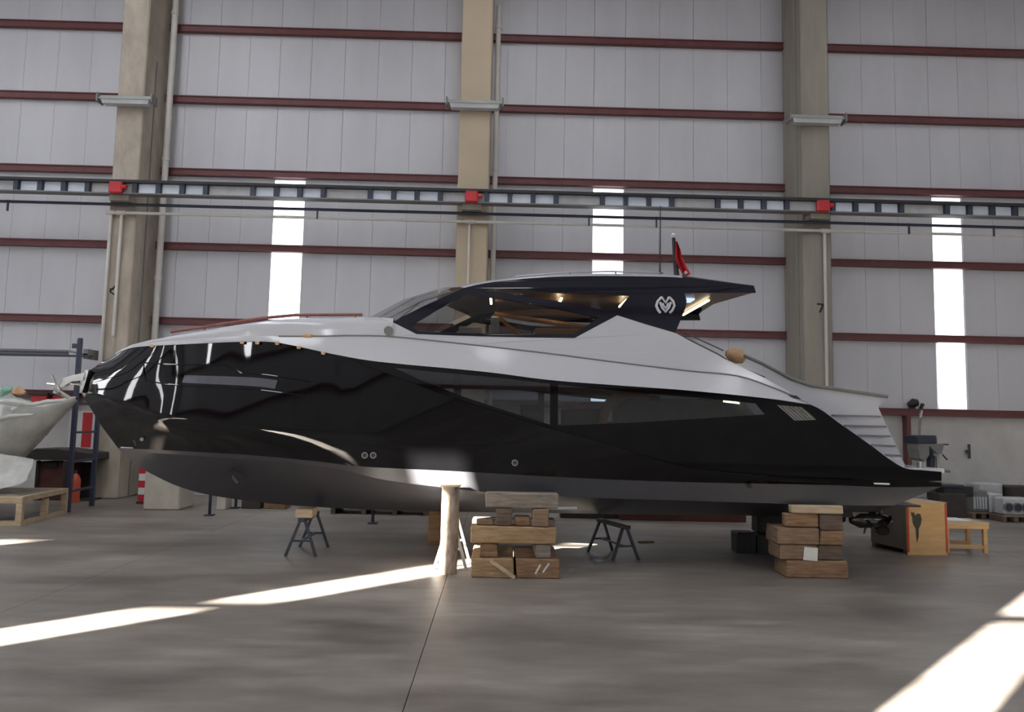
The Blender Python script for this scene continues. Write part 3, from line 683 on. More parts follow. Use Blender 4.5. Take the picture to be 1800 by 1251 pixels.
# long bow light (slender hull window) and its recess lip
vfb = lambda x: float(np.interp(x, [p[0] for p in HEAD], [p[2] for p in HEAD]))
def hull_row(f, xa, xb, out=0.0):
    r = between(W, N, f); g_ = between(W, N, 0.45); m_ = (g_[:, 0] >= P(xa, 660, YC - vfb(xa)).x) & (g_[:, 0] <= P(xb, 660, YC - vfb(xb)).x)
    return [Vector((p[0], p[1] - out, p[2])) for p in r[m_]]
bwA, bwB = hull_row(0.40, 322, 496, 0.012), hull_row(0.495, 322, 496, 0.012)
pair('bow_window', MB().loft([bwA, bwB]), M['mirrorglass'], yacht, smooth=True)
lA, lB = hull_row(0.27, 245, 400, 0.004), hull_row(0.53, 262, 545, 0.004)
k_ = [a * (1 - t) + b_ * t for t, a, b_ in [(i / max(1, len(lB) - 1), lB[i], lB[i]) for i in range(len(lB))]]
pair('recess_lip', MB().tube(lA + hull_row(0.36, 415, 560, 0.004), 0.012, 6).tube(lB, 0.012, 6).tube([lA[0], (lA[0] + lB[0]) / 2 + Vector((-0.03, 0, 0)), lB[0]], 0.012, 6), M['hull'], yacht, smooth=True)
# small hull fittings
def fit(nm, x, y, r, m, Y, t=0.02):
    return obj(nm, MB().tube([P(x, y, Y - t), P(x, y, Y + 0.05)], r, 14), m, yacht, smooth=True)
for x, y, Yh in ((641, 800, YC - 1.72), (656, 800, YC - 1.73), (905, 813, YC - 1.78)):
    fit('skin_fitting', x, y, 0.05, M['machine'], Yh); fit('fitting_bore', x, y, 0.03, M['black'], Yh - 0.01)
fit('skin_fitting', 249, 772, 0.03, M['steel'], YC - 0.47)
fit('drain', 1318, 854, 0.035, M['black'], YC - 1.76)
bt = fit('bow_thruster', 412, 842, 0.15, M['bore'], YC - 0.74, 0.02)
obj('thruster_blade', MB().bar(P(408, 836, YC - 0.765), P(418, 849, YC - 0.765), 0.01, 0.05, up=(1, 0, 0)), M['prop'], bt)
obj('draft_mark', MB().panel([(212, 785), (233, 786), (233, 788), (212, 787)], [], YC - 0.25, 0.02), M['whiteboard'], yacht)
obj('draft_mark', MB().panel([(1537, 848), (1564, 849), (1564, 852), (1537, 851)], [], YC - 1.84, 0.02), M['whiteboard'], yacht)
for x, y in ((267, 607), (425, 601), (452, 602), (487, 603), (525, 610), (568, 620)):
    obj('masking_tape', MB().panel([(x - 4, y - 2), (x + 4, y - 2), (x + 3, y + 3), (x - 3, y + 3)], [], YC - vfb(x) - 0.06, 0.01), M['foam'], yacht)
obj('tape_roll', MB().tube([P(534, 590, YC - 1.64), P(548, 590, YC - 1.66)], 0.035, 8), M['foam'], yacht)
# anchor on its roller
ar = obj('anchor_roller', MB().panel([(151, 654), (150, 668), (126, 670), (112, 678), (106, 675), (112, 664), (128, 659)], [], YC - 0.12, 0.02), M['anchorsteel'], yacht)
obj('cheek_plate', MB().panel([(151, 654), (150, 668), (126, 670), (112, 678), (106, 675), (112, 664), (128, 659)], [], YC + 0.1, 0.02), M['anchorsteel'], ar)
obj('roller', MB().tube([P(114, 671, YC - 0.1), P(114, 671, YC + 0.1)], 0.06, 12), M['anchorsteel'], ar, smooth=True)
obj('brace', MB().tube([P(149, 676, YC), P(122, 674, YC)], 0.02, 8), M['anchorsteel'], ar, smooth=True)
an = obj('anchor', MB().bar(P(146, 662, YC), P(106, 680, YC), 0.035, 0.06), M['anchorsteel'], yacht)
obj('fluke', MB().hexa([P(96, 680, YC - 0.03), P(124, 696, YC - 0.02), P(121, 702, YC - 0.02), P(92, 690, YC - 0.16)], [P(96, 680, YC + 0.03), P(124, 696, YC + 0.02), P(121, 702, YC + 0.02), P(92, 690, YC + 0.16)]), M['anchorsteel'], an)
obj('crown', MB().tube([P(106, 680, YC), P(98, 688, YC)], 0.05, 8), M['anchorsteel'], an, smooth=True)
obj('roll_bar', MB().tube([P(104, 690, YC - 0.2), P(96, 668, YC - 0.16), P(92, 660, YC), P(96, 668, YC + 0.16), P(104, 690, YC + 0.2)], 0.016, 6), M['anchorsteel'], an, smooth=True)
obj('stock', MB().tube([P(97, 674, YC), P(83, 673, YC)], 0.018, 6), M['anchorsteel'], an)
obj('stem_plate', MB().panel([(150, 650), (156, 650), (150, 672), (144, 690), (139, 690), (145, 670)], [], YC - 0.12, 0.24), M['anchorsteel'], yacht)
# pod drives under the stern
for s_, lab in ((1, None), (-1, None)):
    yp = YC - 0.75 * s_
    base = P(1520, 900, YC - 0.75); X_ = P(1532, 915, YC - 0.75).x; zp = P(1532, 914, YC - 0.75).z
    pd = obj('pod_drive', MB().tube([(X_ - 0.35, yp, zp), (X_ - 0.2, yp, zp), (X_ + 0.12, yp, zp), (X_ + 0.34, yp, zp)], [0.06, 0.13, 0.12, 0.05], 12).hexa([(X_ - 0.3, yp - 0.05, zp), (X_ + 0.1, yp - 0.05, zp), (X_ + 0.1, yp + 0.05, zp), (X_ - 0.3, yp + 0.05, zp)], [(X_ - 0.42, yp - 0.07, zp + 0.32), (X_ + 0.05, yp - 0.07, zp + 0.32), (X_ + 0.05, yp + 0.07, zp + 0.32), (X_ - 0.42, yp + 0.07, zp + 0.32)]), M['prop'], yacht, smooth=True, sharp=50)
    for hx, n_, tw in ((X_ - 0.08, 4, 0.5), (X_ + 0.16, 4, -0.5)):
        pr = MB()
        for k in range(n_):
            a0 = 2 * math.pi * k / n_ + (0.4 if tw > 0 else 0)
            rows = []
            for rr in (0.08, 0.16, 0.22, 0.245):
                wdt = (0.05, 0.10, 0.09, 0.03)[(0.08, 0.16, 0.22, 0.245).index(rr)]
                rows.append([(hx + t * wdt * tw * 1.4, yp + rr * math.cos(a0 + t * wdt / rr), zp + rr * math.sin(a0 + t * wdt / rr)) for t in (-1, 0, 1)])
            pr.loft(rows); pr.loft([[(a_ + 0.012, c_, d_) for a_, c_, d_ in r] for r in rows])
        obj('propeller', pr, M['prop'], pd)
    obj('exhaust_step', MB().box(X_ - 0.55, X_ - 0.36, yp - 0.1, yp + 0.1, zp + 0.05, zp + 0.3), M['black'], pd)
    obj('trim_tab', MB().box(X_ + 0.1, X_ + 0.62, yp - 0.35, yp + 0.35, zp + 0.26, zp + 0.29), M['black'], yacht)

# ------------------------------------------------------------------ props under the yacht
post = thing('round_post', 'round weathered post propping the hull, in the sunbeam', 'post', (-0.66, 10.9, 0))
a, c = P(786, 1006, 10.9), P(792, 855, 10.9)
obj('shaft', MB().tube([(a.x, 10.93, 0), (a.x + 0.02, 10.93, 0.5), (c.x, 10.97, c.z)], [0.135, 0.13, 0.13], 16), M['postwood'], post, smooth=True, sharp=50)
obj('cap_board', MB().box(c.x - 0.14, c.x + 0.14, 10.83, 11.1, c.z, c.z + 0.025), M['lightwood'], post)

def timber(x0, x1, y0, y1, Y, dep, wi, label, nm='timber', rz=0, cat='timber', group=None):
    YZ = Y if Y > 12 else (10.66 if x0 < 1100 else 11.02); xm = 905 if x0 < 1100 else 1430
    p, q = P(xm, y1, YZ), P(xm, y0, YZ); xa, xb = P(x0, (y0 + y1) / 2, Y).x, P(x1, (y0 + y1) / 2, Y).x
    z0, z1 = max(0, p.z), q.z
    mb = MB().box(xa, xb, Y, Y + dep, z0, z1)
    jit = lambda a: a * random.uniform(-1, 1)
    mb.v = [(x_ + jit(0.012), y_ + (jit(0.012) if dep > 0.2 else 0), z_ + (-abs(jit(0.01)) if z_ > z0 + 0.01 else 0)) for x_, y_, z_ in mb.v]
    o = obj(nm, mb, WOODS[wi] if isinstance(wi, int) else wi, bevel=0.016)
    if rz: o.rotation_euler.z = rz
    return tag(o, label, cat, group)
g1 = 'timbers of the crib amidships'
Y1 = 10.66
timber(829, 903, 981, 1016, Y1, 1.1, 0, 'sawn floor timber at the bottom of the midships stack, beside the round post', group=g1)
timber(907, 984, 981, 1016, Y1, 1.1, 2, 'brown floor timber with two pale slashes at the bottom of the midships stack', group=g1)
obj('slash_mark', MB().bar(P(941, 1008, Y1 - 0.004), P(950, 992, Y1 - 0.004), 0.008, 0.025, up=(1, 0, 0)), M['paper'], bpy.data.objects['timber.001'])
obj('slash_mark', MB().bar(P(954, 1006, Y1 - 0.004), P(965, 990, Y1 - 0.004), 0.008, 0.025, up=(1, 0, 0)), M['paper'], bpy.data.objects['timber.001'])
lt = obj('lath', MB().bar(P(862, 985, Y1 - 0.05), P(905, 1015, Y1 - 0.12), 0.02, 0.05), M['lightwood'])
tag(lt, 'thin pale lath leaning on the bottom timbers of the midships stack', 'lath')
timber(843, 875, 956, 981, Y1 + 0.03, 1.0, 2, 'orange brown block end under the long middle beam, nearest the round post', group=g1)
timber(940, 968, 956, 981, Y1 + 0.03, 1.0, 3, 'grey block end under the right part of the long middle beam', group=g1)
timber(828, 978, 925, 955.5, Y1, 0.28, 0, 'long pale middle beam of the midships stack', group=g1)
timber(830, 975, 925, 955.5, 11.5, 0.26, 3, 'added sun-blocking rear beam behind the long pale middle beam of the midships stack', group=g1)  # added beam, keeps the sunbeam off the floor beyond the stack
timber(838, 868, 915, 924.5, Y1 + 0.05, 0.2, 1, 'small flat offcut lying on the end of the long middle beam', group=g1)
timber(872, 900, 893, 924.5, Y1 + 0.02, 0.24, 4, 'dark weathered block between the two long beams of the midships stack', group=g1)
timber(936, 965, 893, 924.5, Y1, 0.24, 1, 'light brown block between the two long beams of the midships stack', group=g1)
timber(905, 932, 908, 924.5, Y1 + 0.05, 0.2, 2, 'low block lying between the dark and the light brown blocks', group=g1)
timber(853, 981, 866, 892.5, Y1, 0.28, 3, 'long grey top beam of the midships stack, against the hull', group=g1)
timber(946, 1014, 897, 904, 11.3, 0.15, M['whiteboard'], 'white plank sticking out right of the midships stack', nm='plank', cat='plank')
g2 = 'timbers of the crib under the stern'
Y2 = 11.02
timber(1384, 1492, 985, 1016, Y2, 0.5, 2, 'wide base timber of the stern stack on the floor', group=g2)
timber(1372, 1436, 958, 984.5, Y2 + 0.02, 0.5, 1, 'pale timber end with a white paper on it, in the stern stack', group=g2)
timber(1438, 1482, 958, 984.5, Y2 + 0.04, 0.5, 4, 'dark timber end beside the white paper in the stern stack', group=g2)
tag(obj('paper_sheet', MB().panel([(1414, 961), (1438, 963), (1437, 986), (1412, 984)], [], Y2 - 0.0, 0.008), M['paper']), 'white paper stuck on the stern timber stack', 'paper')
timber(1367, 1441, 927, 957.5, Y2, 0.5, 1, 'broad weathered timber end in the third layer of the stern stack, bow side', group=g2)
timber(1443, 1482, 932, 957.5, Y2, 0.5, 2, 'narrow brown timber end in the third layer of the stern stack', group=g2)
timber(1380, 1440, 903, 926.5, Y2, 0.15, 2, 'rough reddish timber just below the pale top block of the stern stack', group=g2)
timber(1442, 1482, 903, 931.5, Y2, 0.15, 4, 'dark green grey block just below the pale top block of the stern stack', group=g2)
timber(1392, 1482, 887, 902.5, Y2 - 0.02, 0.13, M['lightwood'], 'pale sawn top block of the stern stack, against the hull', group=g2)

def sawhorse(m):
    r = thing('sawhorse', '', 'sawhorse', (0, 0, 0), 'steel trestles under the yacht')
    h = 0.6
    obj('beam', MB().box(-0.05, 0.05, -0.5, 0.5, h - 0.06, h), m, r)
    for sy in (-0.42, 0.42):
        for sx in (-1, 1):
            obj('leg', MB().bar((sx * 0.04, sy * 0.95, h - 0.05), (sx * 0.24, sy * 1.05, 0.0), 0.04, 0.04, up=(0, 1, 0)), m, r)
        obj('crossbar', MB().bar((-0.17, sy, 0.24), (0.17, sy, 0.24), 0.03, 0.03), m, r)
    obj('stretcher', MB().bar((0.0, -0.42, 0.24), (0.0, 0.42, 0.24), 0.03, 0.03), m, r)
    return r
sh1 = sawhorse(M['darksteel'])
sh2 = dup(sh1, (1.97, 12.6, 0), 0.35, 'dark steel sawhorse between the two timber stacks')
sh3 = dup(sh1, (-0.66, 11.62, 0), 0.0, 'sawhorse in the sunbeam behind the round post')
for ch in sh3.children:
    ch.data = ch.data.copy(); ch.data.materials[0] = M['machinelight']  # pale colour puts the sunlit whiteness into this copy of the dark sawhorse
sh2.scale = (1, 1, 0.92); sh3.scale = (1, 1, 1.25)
sh1.location = (-3.08, 12.45, 0); sh1['label'] = 'dark steel sawhorse standing alone under the forward hull'
p = P(533, 892, 12.0)
tag(obj('wood_block', MB().box(p.x - 0.13, p.x + 0.14, 12.0, 12.35, 0.6, 0.74), M['lightwood'], bevel=0.01), 'short pine block on top of the forward sawhorse', 'block')
tag(obj('brown_prop', MB().box(*sorted((P(754, 900, 13.4).x, P(775, 900, 13.4).x)), 13.35, 13.5, 0, 0.62), WOODS[2], bevel=0.01), 'brown upright board behind the round post', 'board')
# dark far-side crib
q = G(1328, 972)
for (x0, x1, y0, y1, d), lb in zip([(1296, 1330, 938, 978, 0.0), (1332, 1385, 940, 979, 0.0), (1332, 1388, 906, 938, 0.1)],
                                 ['black block on the floor left of the dark far-side prop', 'black floor block under the dark far-side prop', 'black upright block of the far-side prop beside the stern stack']):
    timber(x0, x1, y0, y1, 13.0 + d, 0.34, M['black'], lb, nm='dark_block', cat='block', group='dark blocks behind the stern stack')

# ------------------------------------------------------------------ right: crate, stool, machines
ct = thing('plywood_crate', 'plywood crate with an oily stain and red edges behind the propellers', 'crate', (7.6, 13.5, 0))
ph = 0.14
ux, uy = Vector((math.cos(ph), math.sin(ph) * 0.4, 0)), Vector((-math.sin(ph) * 1.6, 1, 0)).normalized()
c0 = Vector((7.29, 13.18, 0)); wd_, dp_, hh = 0.74, 0.95, P(1632, 884, 13.17).z
def cbox(a0, a1, b0, b1, z0, z1):
    pts = [c0 + ux * a + uy * b_ for a, b_ in ((a0, b0), (a1, b0), (a1, b1), (a0, b1))]
    return MB().hexa([p + Vector((0, 0, z0)) for p in pts], [p + Vector((0, 0, z1)) for p in pts])
obj('body', cbox(0.02, wd_, 0.03, dp_, 0.08, hh - 0.01), M['crateside'], ct)
fp = obj('front_panel', cbox(0, wd_, 0, 0.03, 0, hh), M['ply'], ct)
obj('edge_tape', cbox(-0.006, 0.03, -0.006, 0.0, 0.05, hh), M['redtape'], fp)
obj('edge_tape', cbox(wd_ - 0.03, wd_ + 0.006, -0.006, 0.0, 0.05, hh), M['redtape'], fp)
obj('lid', cbox(-0.01, wd_ + 0.01, -0.0, dp_ + 0.01, hh, hh + 0.015), M['lightwood'], ct)
for b_ in (0.06, dp_ - 0.1): obj('skid', cbox(0.04, wd_ - 0.02, b_, b_ + 0.1, 0, 0.08), WOODS[4], ct)
st = [(0.05, .86), (0.09, .80), (0.12, .83), (0.15, .76), (0.2, .80), (0.25, .78), (0.27, .68), (0.25, .58), (0.21, .50), (0.205, .36), (0.17, .22), (0.155, .36), (0.15, .5), (0.1, .6), (0.09, .72)]
sm = MB(); n_ = len(st)
fr_ = [c0 + ux * a - uy * 0.003 + Vector((0, 0, z * hh)) for a, z in st]
tris = tessellate_polygon([[Vector((a, z, 0)) for a, z in st]])
sm.v = [tuple(p) for p in fr_]; sm.f = [tuple(t) for t in tris]
obj('oil_stain', sm, M['oil'], fp)
stl = thing('wooden_stool', 'low pine stool frame standing right of the plywood crate', 'stool', (8.5, 13.8, 0))
zt_ = P(1735, 918, 13.5).z
obj('top', MB().box(8.12, 8.98, 13.5, 14.1, zt_ - 0.03, zt_), M['lightwood'], stl)
obj('apron', MB().box(8.12, 8.96, 13.49, 13.52, zt_ - 0.12, zt_ - 0.03), M['ply'], stl)
for lx in (8.2, 8.9):
    for ly in (13.53, 14.02): obj('leg', MB().box(lx - 0.035, lx + 0.035, ly - 0.03, ly + 0.03, 0, zt_ - 0.03), M['ply'], stl)
for ly in (13.53, 14.02): obj('stretcher', MB().box(8.2, 8.9, ly - 0.02, ly + 0.02, 0.08, 0.14), M['ply'], stl)
obj('white_sheet', MB().box(8.14, 8.7, 13.6, 14.05, zt_, zt_ + 0.015), M['whiteboard'], stl)

DY = 18.6
def dp(x, y): return P(x, y, DY)
dr = thing('drill_press', 'grey pillar drill behind the bathing platform', 'machine', (dp(1625, 850).x, DY, 0))
obj('base', MB().box(dp(1606, 890).x, dp(1650, 890).x, DY - 0.3, DY + 0.35, 0, 0.5), M['machine'], dr, bevel=0.03)
obj('column', MB().tube([(dp(1640, 850).x, DY + 0.1, 0.5), (dp(1640, 800).x, DY + 0.1, dp(1640, 790).z)], 0.1, 10), M['darksteel'], dr, smooth=True)
obj('head', MB().panel([(1613, 766), (1647, 766), (1648, 780), (1660, 781), (1656, 797), (1648, 798), (1634, 784), (1634, 800), (1626, 811), (1617, 806), (1614, 790)], [], DY - 0.25, 0.5), M['machine'], dr, bevel=0.01)
obj('belt_cover', MB().panel([(1611, 765), (1646, 765), (1648, 779), (1613, 780)], [], DY - 0.3, 0.6), M['darksteel'], dr, bevel=0.02)
obj('motor', MB().tube([dp(1642, 788) + Vector((0, -0.1, 0)), dp(1644, 800) + Vector((0, -0.1, 0))], 0.11, 10), M['machinelight'], dr, smooth=True)
obj('quill', MB().tube([dp(1647, 798), dp(1648, 822)], 0.04, 8), M['steel'], dr, smooth=True)
obj('feed_lever', MB().tube([dp(1654, 796), dp(1665, 808)], 0.018, 6), M['black'], dr)
obj('feed_lever', MB().tube([dp(1650, 781), dp(1667, 781)], 0.018, 6), M['black'], dr)
obj('table', MB().box(dp(1628, 826).x, dp(1660, 826).x, DY - 0.25, DY + 0.25, dp(1640, 829).z, dp(1640, 825).z), M['machine'], dr)
obj('conduit', MB().tube([dp(1616, 766), dp(1617, 735), P(1620, 722, 20.5)], 0.035, 8), M['machine'], dr, smooth=True)
hb = thing('wall_horn', 'small black siren sitting on the red wall rail', 'siren', P(1609, 722, 20.62))
zf = GZ[0] + 0.1
px0 = P(1602, 710, 20.6).x
obj('horn', MB().tube([(px0 - 0.05, 20.66, zf + 0.1), (px0 + 0.1, 20.66, zf + 0.16), (px0 + 0.2, 20.66, zf + 0.17)], [0.06, 0.13, 0.1], 10), M['black'], hb, smooth=True)
obj('foot', MB().box(px0 - 0.02, px0 + 0.14, 20.64, 20.72, zf, zf + 0.12), M['black'], hb)
obj('knob', MB().tube([(px0 + 0.3, 20.66, zf), (px0 + 0.36, 20.66, zf + 0.14)], 0.05, 8), M['black'], hb)
wc = thing('wall_valve', 'small dark valve handle on the bare wall under the right window', 'valve', P(1702, 793, 20.78))
a = P(1702, 793, 20.76)
obj('stem', MB().tube([(a.x, 20.8, a.z), (a.x, 20.72, a.z)], 0.03, 8), M['darksteel'], wc)
obj('handle', MB().box(a.x - 0.03, a.x + 0.03, 20.7, 20.73, a.z - 0.2, a.z + 0.2), M['darksteel'], wc)
obj('knob', MB().box(a.x - 0.11, a.x + 0.02, 20.69, 20.72, a.z - 0.04, a.z + 0.04), M['darksteel'], wc)
# dark machine and parts on pallets by the wall
def gx(x, Y): return P(x, 880, Y).x
def bx(nm, x0, x1, y0, y1, Y, dep, m, parent=None, bevel=0.02):
    p_, q_ = P(x0, y1, Y), P(x1, y0, Y)
    return obj(nm, MB().box(P(x0, (y0 + y1) / 2, Y).x, P(x1, (y0 + y1) / 2, Y).x, Y, Y + dep, max(0, p_.z), q_.z), m, parent, bevel=bevel)
dm = thing('dark_compressor', 'dark compressor unit on the floor behind the plywood crate', 'machine', (gx(1685, 17.5), 17.75, 0))
bx('tank', 1652, 1700, 868, 920, 17.5, 0.5, M['bench'], dm); bx('motor_box', 1660, 1712, 855, 872, 17.6, 0.4, M['black'], dm)
bx('lid', 1655, 1696, 852, 857, 17.55, 0.45, M['darksteel'], dm)
def pallet(x0, x1, ytop, ybot, Y, dep, label, m):
    r = thing('pallet', label, 'pallet', ((gx(x0, Y) + gx(x1, Y)) / 2, Y + dep / 2, 0), 'pallets along the back wall')
    zt = 0.16
    for k in range(5):
        yy = Y + dep * k / 5
        obj('deck_board', MB().box(gx(x0, Y), gx(x1, Y), yy + 0.01, yy + dep / 5 - 0.03, zt - 0.03, zt), m, r)
    n = 4
    for k in range(n):
        xx = gx(x0, Y) + (gx(x1, Y) - gx(x0, Y) - 0.1) * k / (n - 1)
        obj('bearer', MB().box(xx, xx + 0.1, Y, Y + dep - 0.03, 0, zt - 0.03), WOODS[4], r)
    return r
pallet(1708, 1768, 895, 906, 18.68, 0.8, 'pallet under the pale cabinets by the right wall', WOODS[1])
pallet(1762, 1830, 898, 912, 18.1, 0.55, 'pallet under the round castings at the right edge', WOODS[1])
def pbox(nm, x0, x1, y0, Y, dep, m, label, zb=0.16, cat='machine part', bev=0.03):
    xa, xb = P(x0, 875, Y).x, P(x1, 875, Y).x
    return tag(obj(nm, MB().box(xa, xb, Y, Y + dep, zb, P(x1, y0, Y).z), m, bevel=bev), label, cat)
cb = pbox('metal_cabinet', 1711, 1737, 862, 18.75, 0.6, M['machine'], 'ribbed grey metal cabinet on the pallet beside the dark compressor', cat='cabinet')
for k in range(5):
    xa = gx(1713 + k * 5, 18.7); obj('rib', MB().box(xa, xa + 0.04, 18.72, 18.75, 0.25, 0.55), M['machinelight'], cb)
pbox('white_cabinet', 1740, 1764, 868, 18.7, 0.6, M['machinelight'], 'white boxy cabinet on the pallet right of the ribbed cabinet', cat='cabinet')
pbox('white_carton', 1722, 1764, 850, 19.6, 0.6, M['machinelight'], 'long white carton behind the ribbed and white cabinets', zb=0.0, cat='carton')
cst = thing('casting', 'pale casting with three dark bores on the pallet at the right edge', 'machine part', (gx(1785, 18.2), 18.5, 0.16))
obj('body', MB().box(gx(1765, 18.2), gx(1815, 18.2), 18.2, 18.6, 0.16, P(1790, 875, 18.2).z), M['machinelight'], cst, bevel=0.04)
for x_ in (1772, 1788, 1803):
    xx = gx(x_, 18.2); obj('bore', MB().tube([(xx, 18.16, 0.36), (xx, 18.25, 0.36)], 0.09, 12), M['darksteel'], cst, smooth=True)
    obj('boss', MB().tube([(xx, 18.17, 0.36), (xx, 18.23, 0.36)], 0.12, 12), M['machine'], cst, smooth=True)
pbox('dark_bundle', 1776, 1830, 856, 19.4, 0.7, M['bench'], 'black covered bundle behind the bored casting', zb=0.0, cat='bundle')

# ------------------------------------------------------------------ left: wrapped boat, stand, trestle ladder, workbench
stn = thing('timber_cradle', 'pale timber cradle under the plastic-wrapped boat', 'cradle', (-10.4, 15.7, 0))
cx0, cx1, cy0, cy1 = -12.6, -9.25, 14.5, 16.4; cz1 = P(20, 874, 14.5).z
obj('rail', MB().box(cx0, cx1, cy0, cy0 + 0.1, cz1 - 0.13, cz1), M['lightwood'], stn, bevel=0.01)
obj('rail', MB().box(cx0, cx1, cy1 - 0.1, cy1, cz1 - 0.13, cz1), M['lightwood'], stn, bevel=0.01)
obj('side_rail', MB().box(cx1 - 0.1, cx1, cy0 + 0.1, cy1 - 0.1, cz1 - 0.1, cz1), M['lightwood'], stn)
obj('side_rail', MB().box(cx1 - 0.1, cx1 - 0.01, cy0 + 0.1, cy1 - 0.1, 0, 0.08), M['lightwood'], stn)
obj('foot_rail', MB().box(cx0, cx1 - 0.11, cy0 + 0.005, cy0 + 0.1, 0, 0.09), M['lightwood'], stn)
for ly in (cy0, 15.45, cy1 - 0.1):
    obj('post', MB().box(cx1 - 0.11, cx1, ly + 0.002, ly + 0.098, 0.0, cz1 - 0.131), M['lightwood'], stn)
    obj('post', MB().box(-11.0, -10.9, ly, ly + 0.1, 0.0, cz1 - 0.1), M['lightwood'], stn)
for k in range(6):
    yy = cy0 + 0.1 + k * 0.285; obj('slat', MB().box(cx0, cx1 - 0.1, yy, yy + 0.25, cz1 - 0.03, cz1), WOODS[3], stn)
stn.rotation_euler.z = math.radians(6)
wb = MB(); rows = []; NR = 48
sec = []
WYC = 15.9
stx = [(-14.2, 1.45, 0.66, 3.15), (-12.6, 1.45, 0.66, 3.05), (-11.6, 1.4, 0.66, 2.95), (-10.9, 1.22, 0.66, 2.74), (-10.5, 1.05, 0.8, 2.54), (-10.2, 0.9, 1.05, 2.42), (-9.8, 0.64, 1.48, 2.40), (-9.4, 0.38, 1.95, 2.46), (-9.1, 0.2, 2.28, 2.52), (-8.95, 0.06, 2.46, 2.53)]
stx = dens(stx, 9)
for x_, hw, zb_, zt__ in stx:
    r = []
    for k in range(NR + 1):
        a_ = k / NR * 2 * math.pi
        cy_, sz_ = math.cos(a_), math.sin(a_)
        zz = (zb_ + zt__) / 2 + (zt__ - zb_) / 2 * sz_
        fl_ = hw * (0.62 + 0.42 * (sz_ * 0.5 + 0.5)) * (abs(cy_) ** 0.75) * (1 if cy_ > 0 else -1)
        nz = (noise.noise(Vector((x_ * 2.2, fl_ * 2.5 + zz * 0.6, zz * 2.2))) * 0.09 + (abs(noise.noise(Vector((x_ * 4.5 + zz * 3, fl_ * 3, zz * 3 - x_ * 2)))) - 0.2) * 0.13) * min(1, hw)
        r.append((x_, WYC + fl_ * (1 + nz), zz + nz * 0.9))
    rows.append(r)
wb.loft(rows)
wbo = obj('wrapped_boat', wb, M['plastic'], smooth=True, sharp=60)
tag(wbo, 'boat hull shrouded in crumpled translucent plastic, on the timber cradle', 'boat')
for (xa, ya, xb, yb, rr, mm) in ((2, 694, 22, 682, 0.10, 'greenpl'), (24, 688, 44, 690, 0.09, 'foam'), (0, 706, 60, 712, 0.08, 'plastic'), (60, 712, 112, 704, 0.05, 'plastic'), (-20, 740, 60, 728, 0.05, 'plastic')):
    a_, c_ = P(xa, ya, 15.2), P(xb, yb, 15.2)
    obj('wrap_fold', MB().tube([a_, (a_ + c_) / 2 + Vector((0, -0.03, 0.03)), c_], [rr * 0.5, rr, rr * 0.4], 8), M[mm], wbo, smooth=True)
sk = MB(); rows = []
for t in range(9):
    f = t / 8; r = []
    for u in range(13):
        g = u / 12
        px_ = -50 + 96 * g + 8 * f * math.sin(9 * g) ; py_ = (792 + 16 * g) * (1 - f) + (868 - 26 * g * g) * f
        p_ = P(px_, py_, 15.0); r.append((p_.x, p_.y + 0.07 * noise.noise(Vector((g * 5, f * 3, 1.3))) + 0.25 * (1 - f), max(p_.z, cz1 + 0.012)))
    rows.append(r)
sk.loft(rows).loft([[(a_, b_ + 0.01, c_) for a_, b_, c_ in r] for r in rows])
obj('wrap_skirt', sk, M['plastic'], wbo, smooth=True, sharp=80)
ld_ = thing('steel_ladder', 'dark blue steel trestle ladder standing before the workbench', 'ladder', (-9.48, 17.2, 0))
a, c = G(119, 900), G(161, 889)
za = P(127, 596, a.y).z
obj('rail', MB().box(a.x - 0.038, a.x + 0.038, a.y - 0.05, a.y + 0.05, 0, za), M['bluesteel'], ld_)
obj('rail', MB().box(c.x - 0.038, c.x + 0.038, c.y - 0.05, c.y + 0.05, 0, 3.0), M['bluesteel'], ld_)
for z in (0.45, 1.1, 1.75, 2.4): obj('rung', MB().bar((a.x, a.y, z), (c.x, c.y, z), 0.04, 0.05), M['bluesteel'], ld_)
obj('top_hook', MB().box(a.x - 0.16, a.x + 0.04, a.y - 0.03, a.y + 0.03, za - 0.2, za - 0.1).box(a.x - 0.04, a.x + 0.05, a.y - 0.02, a.y + 0.02, za - 0.1, za + 0.03), M['darksteel'], ld_)
ja = thing('jib_arm', 'thin grey steel beam reaching left from the stained column', 'beam', (-12, 18.9, P(0, 622, 19.0).z))
obj('upper_flange', MB().bar(P(-60, 613, 19.0), P(120, 617, 19.0), 0.14, 0.05), M['seam'], ja)
obj('lower_flange', MB().bar(P(-60, 622, 19.0), P(160, 626, 19.0), 0.14, 0.05), M['darksteel'], ja)
obj('web', MB().bar(P(-60, 617.5, 19.0), P(120, 622, 19.0), 0.03, 0.1), M['seam'], ja)
obj('brace', MB().bar(P(120, 617, 19.0), P(160, 625, 19.0), 0.1, 0.05), M['seam'], ja)
obj('bracket', MB().box(P(156, 620, 19.2).x, P(164, 620, 19.2).x, 18.95, 19.45, P(170, 632, 19.2).z, P(170, 615, 19.2).z), M['seam'], ja)
wbn = thing('workbench', 'dark workbench with a red-brown front against the wall, left of the stained column', 'workbench', (gx(105, 18.9), 19.2, 0))
zt_ = P(100, 806, 18.7).z
obj('top', MB().panel([(38, 808), (46, 796), (62, 788), (100, 788), (164, 796), (164, 809)], [], 18.7, 0.9), M['bench'], wbn, bevel=0.02)
bx('front', 62, 118, 812, 884, 18.9, 0.7, M['benchred'], wbn); bx('side_post', 60, 66, 809, 886, 18.85, 0.1, M['bench'], wbn); bx('side_post', 108, 116, 809, 893, 18.5, 0.1, M['bench'], wbn)
bx('shelf', 118, 158, 878, 882, 18.9, 0.6, M['bench'], wbn); bx('back', 118, 158, 812, 880, 19.5, 0.05, M['bench'], wbn)
